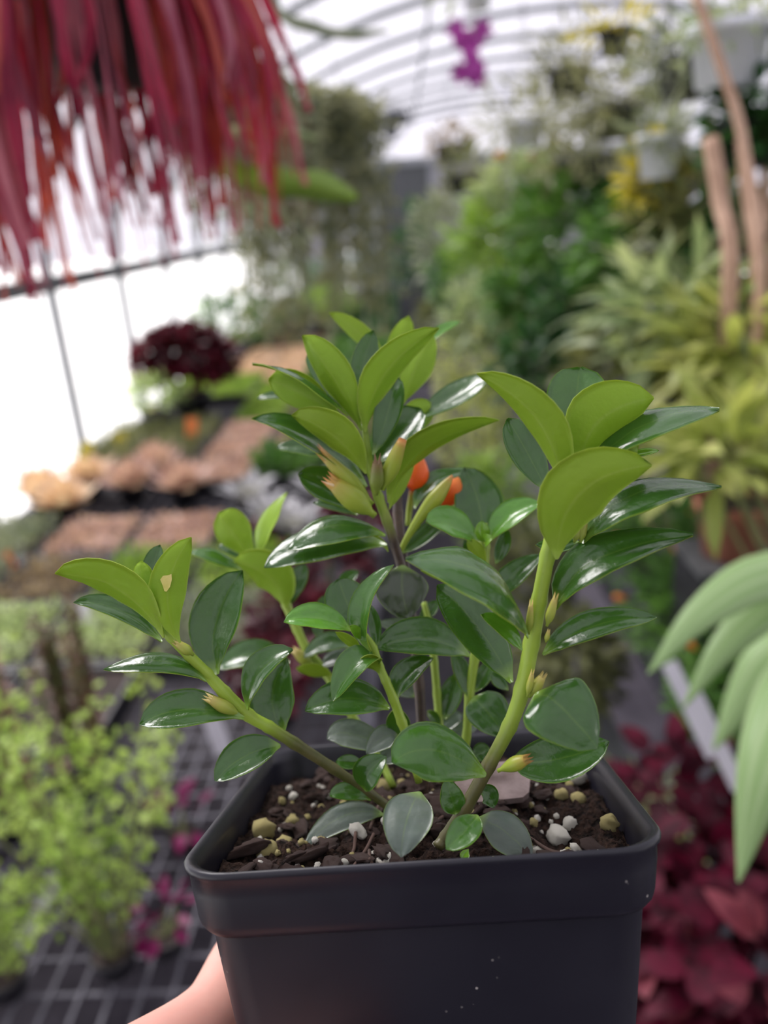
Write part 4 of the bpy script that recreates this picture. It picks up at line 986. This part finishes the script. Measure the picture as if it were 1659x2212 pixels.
for i in range(215):
    a = r.uniform(0, 6.28); o = V((math.cos(a), math.sin(a), 0)); le = r.uniform(.10, .27)*(1 + .15*(-o.x)); out_ = r.uniform(.03, .17)
    pts = [o*.045 + V((0, 0, .095)), o*(.07 + out_*.35) + V((0, 0, .12 + r.uniform(-.02, .05))), o*(.07+out_*.75) + V((0, 0, .06 - le*.3)), o*(.07+out_*.82) + V((r.uniform(-.02, .02), r.uniform(-.02, .02), .08 - le))]
    cl = sm(pts, 4); w = r.uniform(.0035, .007); tw = r.uniform(0, 3.14); vs = []; fs = []
    for k, c in enumerate(cl):
        t = k/(len(cl)-1); ww = w*(.5 + .5*math.sin(math.pi*min(1, t*1.05)))*(1 + .25*math.sin(t*26)); q = tw + t*1.4
        e = V((math.cos(q), math.sin(q), .1))*ww; vs += [c-e, c + V((-math.sin(q), math.cos(q), 0))*.0012, c+e]
    for k in range(len(cl)-1):
        for j in (0, 1): fs.append((k*3+j, k*3+j+1, k*3+j+4, k*3+j+3))
    obj('strand', mesh('strand', vs, fs, True, [(M_redleaf, M_redleaf, M_redlight, M_pinkleaf)[i % 4]]), rh)
# mossy grey-green hanging mass behind it
hb = P(668, 350, 2.0)
potted('hanging_moss_cactus', 'large hanging basket of thin grey green drooping stems', 'hanging plant', hb, trail(5, 260, .13, .56, .04, .012, 20, .30), [FM['mossy'], FM['grey']], .12, .12, wires=True)
hb = P(520, 300, 1.5)
potted('hanging_moss_cactus', 'hanging basket of fine grey strands behind the crimson strands', 'hanging plant', hb, trail(6, 120, .07, .26, .03, .008, 14, .40), [FM['grey'], FM['brown']], .07, .09, wires=True)
# strap-leaved epiphyte with one bright scalloped leaf
def scallop(name, pts, zc, w, mat, parent, zc2=None, n=18, amp=.18):
    O = origin(parent); m = len(pts); cl = sm([P(x, y, zc + (0 if zc2 is None else (zc2-zc)*i/(m-1))) for i, (x, y) in enumerate(pts)], 6); vs = []; fs = []
    for k, c in enumerate(cl):
        t = k/(len(cl)-1); d = (cl[min(k+1, len(cl)-1)] - cl[max(k-1, 0)]).normalized(); s = d.cross((c-CAM).normalized()).normalized(); s = (s + (c-CAM).normalized()*.35).normalized(); nn = s.cross(d)
        ww = w*.5*(math.sin(math.pi*min(.985, .06+.92*t))**.5)*(1 + amp*math.sin(t*n)*.6)
        vs += [c - s*ww - O, c + nn*.003 - O, c + s*ww - O, c - nn*.001 - O]
    for k in range(len(cl)-1):
        for j in range(4): j2 = (j+1) % 4; fs.append((k*4+j, k*4+j2, k*4+4+j2, k*4+4+j))
    return obj(name, mesh(name, vs, fs, True, [mat]), parent)
eb = P(430, 330, 1.25)
ep = potted('hanging_leaf_cactus', 'hanging leaf cactus with one long bright green scalloped leaf', 'hanging plant', eb, bush(81, 40, .08, .08, .06, .09, .022, (0, 0, .03), droop=.5), [FM['deep'], M_stalk], .06, .08, wires=True)
M_brleaf = foliage_mat('bright_leaf', (.11, .20, .002), (.17, .28, .006), .35, .8, 4)
scallop('long_leaf', [(440, 325), (520, 378), (600, 394), (690, 402), (770, 428)], 1.25, .044, M_brleaf, ep, .92)
scallop('long_leaf', [(450, 310), (500, 285), (600, 280), (690, 300)], 1.3, .02, FM['pale'], ep, 1.4)
eb = P(560, -160, 1.5)
ep = potted('hanging_leaf_cactus', 'hanging leaf cactus whose thin leaf crosses the roof hoops', 'hanging plant', eb, bush(82, 30, .08, .08, .05, .09, .022, (0, 0, .03)), [FM['deep'], M_stalk], .06, .08, wires=True)
scallop('long_leaf', [(575, -130), (600, 20), (680, 60), (760, 75), (840, 66)], 1.5, .022, FM['grey'], ep, 1.45)
scallop('long_leaf', [(560, -130), (520, -60), (508, 20), (518, 75)], 1.5, .03, FM['lime'], ep, 1.45)

# ================================================================== RIGHT SIDE
PLACED = [(x, y_, .07) for x, y_ in ((.60, .80), (.56, 1.08), (.56, 1.38), (.57, 1.70), (.86, .98), (.88, 1.32))] + [(.78, .60, .10)]
PLACED += [(P(*q).x, P(*q).y, .085) for q in ((1585, 1125, 1.32), (1655, 1175, 1.45), (1560, 820, 1.9))]
SHELF = []
def settle(x, y_, r, lst, x0, x1):
    """a free spot for a pot near (x, y) on a bench between x0 and x1"""
    best = None
    for i in range(4000):
        a = i*2.4; q = .012*math.sqrt(i); u, w = min(x1, max(x0, x + q*math.cos(a))), y_ + q*math.sin(a)
        if all(math.hypot(u-e, w-f) > (r+g)*1.02 for e, f, g in lst): best = (u, w); break
    best = best or (x, y_); lst.append((*best, r)); return best
def rplant(px, py, zc, rx, ry, kind, label, n=320, L=.07, W=.03, hang=False, seed=0, name='leafy_plant', pr=.08, ph=.11, pmat=None, droop=.3, cat='plant', trailing=0, z0=None, tw=8, group=None):
    c = P(px, py, zc); s = zc/FPX; a, h = rx*s, ry*s
    if hang:
        loc = V((c.x, c.y, c.z - ph)); b = bush(seed, n, a, a, h, L, W, (0, 0, 0), .3, droop)
        if trailing:
            t = trail(seed+1, trailing, pr, h*1.3, L*.5, W*.5, 10); b.add(t.v, t.f); b.m[-len(t.f):] = t.m
    else:
        base = BZ if z0 is None else z0
        u, w = settle(c.x, c.y, pr*1.08, PLACED, .59, 2.2) if z0 is None else (c.x, c.y)
        loc = V((u, w, base)); hz = max(c.z - base - ph, h*.5); oc = (c.x-u, c.y-w, hz); b = bush(seed, n, a, a, h, L, W, oc, .25, droop); twigs(b, seed, tw, a, a, oc, (0, 0, 0), .003)
    return potted(name, label, cat, loc, b, [FM[kind], M_stalk], pr, ph, pmat, group, wires=hang)
R = rplant
# far end of the aisle
R(905, 560, 7.5, 55, 120, 'deep', 'dark green plant far down beside the doorway', 320, .14, .06, seed=101, z0=0)
R(960, 520, 5.5, 70, 110, 'grey', 'grey green plant far down the right side', 420, .10, .04, seed=102)
R(1010, 610, 4.4, 80, 90, 'green', 'green plant on the right bench behind the top shoot', 420, .09, .04, seed=103)
R(960, 700, 4.6, 60, 70, 'olive', 'olive plant low beside the far aisle', 320, .08, .03, seed=104, z0=0)
R(1090, 520, 3.4, 110, 110, 'lime', 'yellow green leafy plant above the right shoot', 480, .11, .035, seed=105)
R(1060, 690, 3.2, 100, 90, 'pale', 'pale green plant left of the right shoot tip', 480, .08, .03, seed=106)
R(1160, 640, 2.8, 110, 100, 'green', 'mid green plant behind the right shoot', 460, .08, .035, seed=107)
R(1230, 500, 2.5, 130, 120, 'green', 'bright mid green tall plant in the upper right', 460, .09, .035, seed=108)
R(1290, 660, 2.1, 130, 110, 'deep', 'dark green plant behind the right shoot top', 460, .07, .03, seed=109)
R(1400, 540, 1.9, 140, 130, 'green', 'tall green plant below the white hanging pot', 460, .075, .03, seed=110)
R(1180, 790, 2.2, 110, 100, 'deep', 'low dark green plant beneath the right shoot leaves', 420, .06, .03, seed=111)
R(1330, 820, 1.7, 120, 110, 'olive', 'olive green plant right of the top leaf', 420, .06, .025, seed=112)
R(1480, 690, 1.5, 140, 110, 'pale', 'pale plant with long narrow leaves', 240, .15, .026, seed=113, droop=.5)
R(1600, 760, 1.35, 120, 110, 'chart', 'yellow green plant with long narrow leaves at the right frame edge', 220, .13, .026, seed=114, droop=.5)
R(1570, 960, 1.15, 120, 60, 'chart', 'low chartreuse plant with broad tapering leaves', 110, .12, .03, seed=115, droop=.4)
R(1440, 880, 1.5, 100, 80, 'olive', 'olive plant behind the arching right leaf', 300, .07, .026, seed=116)
R(1520, 480, 1.7, 130, 120, 'olive', 'olive tall plant around the tan canes', 320, .09, .03, seed=117)
R(1620, 560, 1.5, 110, 130, 'deep', 'dark tall plant at the right frame edge', 320, .07, .03, seed=118)
R(1130, 410, 3.2, 100, 80, 'pale', 'pale leafy plant below the orange flower', 340, .09, .035, seed=119)
# hanging plants against the roof
R(1130, 260, 2.9, 110, 90, 'mossy', 'sparse grey green hanging plant against the bright roof', 130, .09, .02, True, 121, 'hanging_plant', .08, .09, M_wpot, trailing=16)
R(1230, 150, 2.4, 110, 110, 'mossy', 'sparse olive hanging plant under the roof hoops', 110, .08, .016, True, 122, 'hanging_plant', .07, .08, trailing=18)
R(1330, 230, 2.1, 120, 120, 'mossy', 'trailing yellow olive hanging plant left of the white pot', 140, .08, .016, True, 123, 'hanging_plant', .07, .08, trailing=26)
R(1265, 340, 2.4, 110, 90, 'mossy', 'olive hanging plant below the trailing one', 170, .08, .02, True, 124, 'hanging_plant', .08, .09, trailing=18)
R(1425, 290, 1.6, 60, 45, 'grey', 'white hanging pot with a tuft of grey leaves', 60, .07, .02, True, 125, 'hanging_plant', .045, .085, M_wpot)
R(1580, 50, 1.35, 90, 50, 'pale', 'white hanging pot at the top right frame edge', 60, .07, .014, True, 126, 'hanging_plant', .07, .10, M_wpot, trailing=10)
R(1630, 260, 1.4, 80, 110, 'deep', 'dark green hanging plant at the right frame edge', 220, .06, .03, True, 127, 'hanging_plant', .06, .08, trailing=14)
R(1480, 130, 1.7, 90, 110, 'grey', 'sparse grey hanging plant beside the long tan cane', 150, .07, .016, True, 128, 'hanging_plant', .06, .08, trailing=20)
R(1420, 380, 1.75, 60, 80, 'yellow', 'bright yellow leafed hanging plant below the white pot', 200, .06, .016, True, 129, 'hanging_plant', .05, .07, trailing=10)
R(1330, 60, 2.2, 90, 40, 'yellow', 'yellow blotched hanging plant near the top frame edge', 70, .06, .02, True, 130, 'hanging_plant', .05, .07)
R(1000, 380, 4.6, 50, 70, 'olive', 'small hanging plant far away in front of the end wall', 160, .08, .03, True, 131, 'hanging_plant', .09, .1, trailing=12)
R(970, 310, 5.2, 45, 40, 'brown', 'small dark hanging plant far away below the roof', 140, .1, .03, True, 132, 'hanging_plant', .1, .12)
# magenta orchid-like spray hanging in front of the roof
mp = P(1030, 20, 2.3); e = empty('hanging_orchid', mp, 'hanging plant with a magenta flower spray against the roof', 'hanging plant')
obj('pot', round_pot(.05, .07, M_wpot), e)
b = bush(133, 60, .12, .12, .06, .12, .02, (0, 0, .08)); o = obj('foliage', b.mesh('foliage', [FM['grey']]), e); o['kind'] = 'stuff'
b = MB(); b.tube([(0, 0, .05), (0, 0, arch(mp.x)-mp.z-.01)], .0015, 5); obj('hanger_wire', b.mesh('hanger_wire', [M_dark]), e)
q = P(1015, 120, 2.3) - mp; b = MB(); b.tube(sm([(0, 0, .07), (q.x*.2, q.y-.05, .05), (q.x, q.y, q.z)], 4), .002, 5); obj('flower_stalk', b.mesh('flower_stalk', [M_stalk]), e)
r = random.Random(5)
for i in range(9):
    b = MB(); c = q + V((r.uniform(-.04, .045), r.uniform(-.03, .03), r.uniform(-.06, .075)))
    for k in range(5):
        a = k*1.257 + i; b.leaf(c, V((math.cos(a), -.4, math.sin(a))), V((0, -1, .2)), .038, .026, .2)
    obj('blossom', b.mesh('blossom', [M_mag]), e)
# orange and coloured blossoms among the right foliage, each on a stalk from the plant below
def bloom(px, py, zc, rpx, mat, label, stand=.25):
    c = P(px, py, zc); s = rpx*zc/FPX; e = empty('blossom_stem', (c.x, c.y, c.z-stand), label, 'flower'); b = MB(); b.tube(sm([(0, 0, 0), (.01, 0, stand*.5), (0, 0, stand)], 4), .002, 5); obj('stalk', b.mesh('stalk', [M_stalk]), e)
    b = MB()
    for k in range(9):
        a = k*2.4; el = .3 + .1*k; b.leaf(V((0, 0, stand)), V((math.cos(a)*math.cos(el), math.sin(a)*math.cos(el), math.sin(el))), V((0, 0, 1)), s, s*.8, .1)
    obj('petals', b.mesh('petals', [mat]), e)
bloom(1080, 345, 3.0, 22, plain('amber_petal', (.80, .38, .02), (.86, .46, .03), .5), 'amber flower high among the right foliage')
bloom(1150, 345, 2.8, 18, plain('coral_petal', (.62, .20, .14), (.68, .26, .18), .5), 'coral flower right of the amber one')
bloom(1205, 310, 2.6, 18, plain('gold_petal', (.62, .40, .10), (.68, .46, .14), .5), 'gold flower above the coral one')
# tan canes (one each), leaning out of the right bench
for i, (pts, rad, lab) in enumerate((([(1500, -20), (1560, 150), (1610, 330), (1640, 700)], .011, 'long tan cane crossing the upper right corner'), ([(1535, 300), (1555, 430), (1575, 660)], .018, 'thick tan cane with a flattened top'), ([(1585, 200), (1610, 420), (1625, 700)], .010, 'thin tan cane between the thick one and the frame edge'), ([(1645, 250), (1655, 450), (1665, 700)], .010, 'thin tan cane at the right frame edge'))):
    zc = 1.25 + .05*i; w = [P(x, y, zc) for x, y in pts]; foot = V((w[-1].x, w[-1].y+.02, BZ)); b = MB(); b.tube([p-foot for p in sm(w + [foot], 5)], rad*.75, 8); o = obj('cane', b.mesh('cane', [M_cane]), None, foot); tag(o, lab, 'cane')
# chartreuse plants standing on the floor along the right side of the aisle
for i, (px, py, zc, rx, ry, k, lab) in enumerate(((1010, 800, 3.9, 80, 110, 'chart', 'chartreuse bush furthest down the aisle'), (1030, 930, 3.0, 90, 130, 'chart', 'large chartreuse bush behind the orange flower'), (1060, 1080, 2.5, 90, 120, 'lime', 'yellow green bush behind the middle shoot'),
        (1130, 1230, 2.1, 100, 110, 'olive', 'olive bush on the floor behind the right stem'), (1230, 1420, 1.75, 100, 110, 'olive', 'dim olive bush under the right bench edge'))):
    R(px, py, zc, rx, ry, k, lab, 520, .055, .022, seed=140+i, z0=0, name='aisle_bush', droop=.5)
# small leaved dark plants with orange flowers on the edge of the right bench
gp = [bush(s, 1000, .165, .165, .12, .028, .016, (0, 0, .05), .3, .1).mesh('foliage', [FM['trailer'], M_stalk]) for s in (151, 152)]
for i, (x, y_, lab) in enumerate(((.60, .80, 'small leaved green plant nearest the front on the right bench edge'), (.56, 1.08, 'small leaved green plant with an orange bloom above the striped leaves'), (.56, 1.38, 'small leaved green plant right of the middle right leaf'), (.57, 1.70, 'small leaved green plant below the terracotta pots'), (.86, .98, 'small leaved green plant behind the white tags'), (.88, 1.32, 'small leaved green plant behind the upper striped leaf'))):
    e = potted('flowering_trailer', lab, 'plant', (x, y_, BZ), gp[i % 2], None, .06, .09, rz=i*1.1); r = random.Random(i)
    for k in range(3):
        d = rdir(r, 0, .8); b = MB(); c = V((d.x*.15, d.y*.15, .13 + d.z*.11)); b.tube(sm([c, c + d*.012, c + d*.026], 3), [.003, .004, .0055, .0065, .0072, .007, .004], 8); obj('flower', b.mesh('flower', [M_orange]), e)
for i, (px, py, lab) in enumerate(((1490, 1480, 'white plant tag left of the pair on the right bench'), (1545, 1550, 'white plant tag right of the pair on the right bench'))):
    c = P(px, py+45, .98); b = MB(); b.box((-.010, -.0007, -.07), (.010, .0007, .06)); o = obj('plant_tag', b.mesh('plant_tag', [M_wtag], False), None, c); o.rotation_euler = (-.4, -.35, .2); tag(o, lab, 'tag')
# terracotta pots further back
for i, (px, py, zc, lab) in enumerate(((1585, 1125, 1.32, 'terracotta pot under the chartreuse leaves'), (1655, 1175, 1.45, 'terracotta pot at the right frame edge'), (1560, 820, 1.9, 'terracotta pot glimpsed behind the pale leaves'))):
    c = P(px, py, zc); st = empty('upturned_crate', (c.x, c.y, BZ), 'dark crate carrying the ' + lab, 'crate'); hh = max(.03, c.z - BZ - .06)
    b = MB(); b.box((-.07, -.07, 0), (.07, .07, hh-.012)); obj('crate_body', b.mesh('crate_body', [M_plast], False), st); b = MB(); b.box((-.076, -.076, hh-.012), (.076, .076, hh)); obj('crate_rim', b.mesh('crate_rim', [M_dark], False), st)
    potted('terracotta_pot', lab, 'pot', (c.x, c.y, BZ+hh), bush(160+i, 60, .09, .09, .06, .06, .02, (0, 0, .05)), [FM['olive'], M_stalk], .062, .10, M_terra)
# big pale striped strap leaves arching in from the right
def striped():
    m, nt, out = newmat('striped_leaf'); p = N(nt, 'ShaderNodeBsdfPrincipled', Roughness=.45); a = N(nt, 'ShaderNodeAttribute', attribute_name='u')
    w = N(nt, 'ShaderNodeMath', operation='SINE'); ml = N(nt, 'ShaderNodeMath', operation='MULTIPLY'); ml.inputs[1].default_value = 11.0; nt.links.new(a.outputs['Fac'], ml.inputs[0]); nt.links.new(ml.outputs[0], w.inputs[0])
    col = ramp(nt, w.outputs[0], [(.2, (.30, .46, .18)), (.75, (.40, .55, .26))]); nt.links.new(col, p.inputs['Base Color'])
    t = N(nt, 'ShaderNodeBsdfTranslucent'); nt.links.new(col, t.inputs['Color']); mx = N(nt, 'ShaderNodeMixShader'); mx.inputs[0].default_value = .35
    nt.links.new(p.outputs[0], mx.inputs[1]); nt.links.new(t.outputs[0], mx.inputs[2]); nt.links.new(mx.outputs[0], out.inputs[0]); return m
M_strip = striped()
sp = V((.78, .60, BZ)); se = empty('strap_leaf_plant', sp, 'large plant with broad pale striped arching leaves at the right frame edge', 'plant')
obj('pot', round_pot(.09, .14, M_plast), se); b = MB(); b.lathe([(0, 0), (.085, 0)], 14); obj('soil', b.mesh('soil', [M_soil2]), se, (0, 0, .12))
def strap(pts, wid, tipk=.8):
    cl = sm([sp + V((0, 0, .12))] + [P(*q) for q in pts], 7); vs = []; fs = []; au = []; m = len(cl)
    for k, c in enumerate(cl):
        t = k/(m-1); d = (cl[min(k+1, m-1)] - cl[max(k-1, 0)]).normalized(); s = d.cross((c-CAM).normalized() + V((0, 0, -.4))).normalized(); nn = s.cross(d)
        if nn.z < 0: nn = -nn
        ww = wid*.5*min(1, .25 + t*2.0)*(1 - max(0, (t-tipk)/(1-tipk))**1.6*.97)
        for u in (-1, -.5, 0, .5, 1): vs.append(c + s*(ww*u) - nn*(.22*ww*u*u) - sp); au.append(u)
        for u in (1, .5, 0, -.5, -1): vs.append(c + s*(ww*u) - nn*(.22*ww*u*u + .0009) - sp); au.append(u)
    for k in range(m-1):
        for j in range(10): j2 = (j+1) % 10; fs.append((k*10+j, k*10+j2, k*10+10+j2, k*10+10+j))
    obj('strap_leaf', mesh('strap_leaf', vs, fs, True, [M_strip], None, {'u': au}), se)
strap([(1860, 1500, .72), (1800, 1260, .66), (1660, 1240, .60), (1520, 1320, .57), (1400, 1455, .56)], .046, .45)
strap([(1850, 1560, .72), (1790, 1330, .68), (1680, 1300, .64), (1570, 1390, .61), (1475, 1530, .60)], .044, .45)
strap([(1840, 1560, .66), (1810, 1440, .58), (1740, 1480, .54), (1655, 1650, .50), (1595, 1905, .49)], .056, .55)
strap([(1880, 1500, .80), (1850, 1330, .80), (1760, 1390, .80), (1660, 1430, .80), (1540, 1620, .80)], .05)
strap([(1950, 1560, .75), (1960, 1400, .70), (2000, 1450, .62), (2020, 1700, .58)], .06)
# dark red coleus on the low shelf, leaves big enough to tell apart
M_col = foliage_mat('coleus_leaf', (.030, .0006, .007), (.115, .002, .022), .32, .6, 30)
M_col2 = foliage_mat('coleus_pink_leaf', (.12, .014, .032), (.26, .055, .075), .3, .5, 30)
def cole(seed, n, px, py, zc, rad, h, label, pinks):
    c = P(px, py, zc); u_, w_ = settle(c.x, c.y, .06, SHELF, .22, .40); off = V((c.x-u_, c.y-w_, 0)); e = empty('coleus', (u_, w_, .38), label, 'plant'); obj('pot', potmesh(.055, .08, M_plast), e); b = MB(); b.lathe([(0, 0), (.05, 0)], 14); obj('soil', b.mesh('soil', [M_soil2]), e, (0, 0, .07))
    r = random.Random(seed); hz = c.z - .38
    b = MB()
    for k in range(9):
        a = k*.7; b.tube(sm([(0, 0, .07), off*.4 + V((math.cos(a)*rad*.3, math.sin(a)*rad*.3, hz*.5)), off + V((math.cos(a)*rad*.6, math.sin(a)*rad*.6, hz))], 3), .003, 6)
    obj('stem', b.mesh('stem', [M_col]), e)
    for i in range(n):
        d = rdir(r, -.5, 1); q = .4 + .6*r.random()**.5; p = off + V((d.x*rad*q, d.y*rad*q, hz + d.z*h*q)); b = MB(); o = (V((d.x, d.y, d.z*.3+.1)) + rdir(r)*.5).normalized()
        b.leaf(p, o, V((0, 0, 1)) + d*.4 + rdir(r)*.3, r.uniform(.038, .065), r.uniform(.028, .038), r.uniform(.1, .5), 0, 5); obj('leaf', b.mesh('leaf', [M_col2 if (pinks and i % 5 == 0) else M_col]), e)
cole(1, 90, 1440, 1780, 1.12, .10, .12, 'dark crimson coleus right beside the pot rim', False)
cole(2, 80, 1570, 1880, 1.02, .10, .10, 'dark crimson coleus under the hanging strap leaf tip', False)
cole(3, 80, 1480, 2060, .95, .10, .09, 'crimson coleus with dusty pink leaves beside the pot body', True)
cole(4, 70, 1630, 2110, .86, .09, .08, 'coleus with pink red leaves in the lower right corner', True)
cole(5, 70, 1400, 2180, .92, .09, .08, 'dark coleus behind the lower pot body', True)
b = rosette(171, 46, .20, .010, (.5, 1.45), .5, 4); potted('grass_plant', 'yellow green grassy plant between the coleus and the bench edge', 'plant', (*settle(P(1345, 1640, 1.3).x, P(1345, 1640, 1.3).y, .055, SHELF, .22, .40), .38), b, [FM['chart']], .05, .09)
b = rosette(172, 40, .18, .012, (.4, 1.4), .5, 4); potted('grass_plant', 'pale green grassy plant right of the pot back corner', 'plant', (*settle(P(1420, 1570, 1.45).x, P(1420, 1570, 1.45).y, .055, SHELF, .22, .40), .38), b, [FM['pale']], .05, .09)
# circulation fan far away below the roof
fp = P(845, 258, 8.6); e = empty('circulation_fan', fp, 'dark round fan hanging below the far roof', 'fan')
for rr_ in (.09, .17, .24):
    b = MB(); b.tube([(rr_*math.cos(k*.314), -.03, rr_*math.sin(k*.314)) for k in range(21)], .010, 6); obj('guard_ring', b.mesh('guard_ring', [M_dark]), e)
for k in range(4):
    b = MB(); a = k*1.571; b.leaf(V((0, 0, 0)), V((math.cos(a), 0, math.sin(a))), V((.4, -1, .2)), .23, .17, .02); obj('blade', b.mesh('blade', [M_dark]), e)
b = MB(); b.tube([(0, -.02, 0), (0, .14, 0)], .07, 12); obj('motor', b.mesh('motor', [M_dark]), e)
b = MB(); b.tube([(0, .05, .05), (0, .05, arch(fp.x)-fp.z-.01)], .012, 6); obj('hanger', b.mesh('hanger', [M_dark]), e)
b = MB(); b.tube([(0, .05, -.24), (.02, .05, -1.15)], .008, 5); obj('cord', b.mesh('cord', [M_dark]), e)
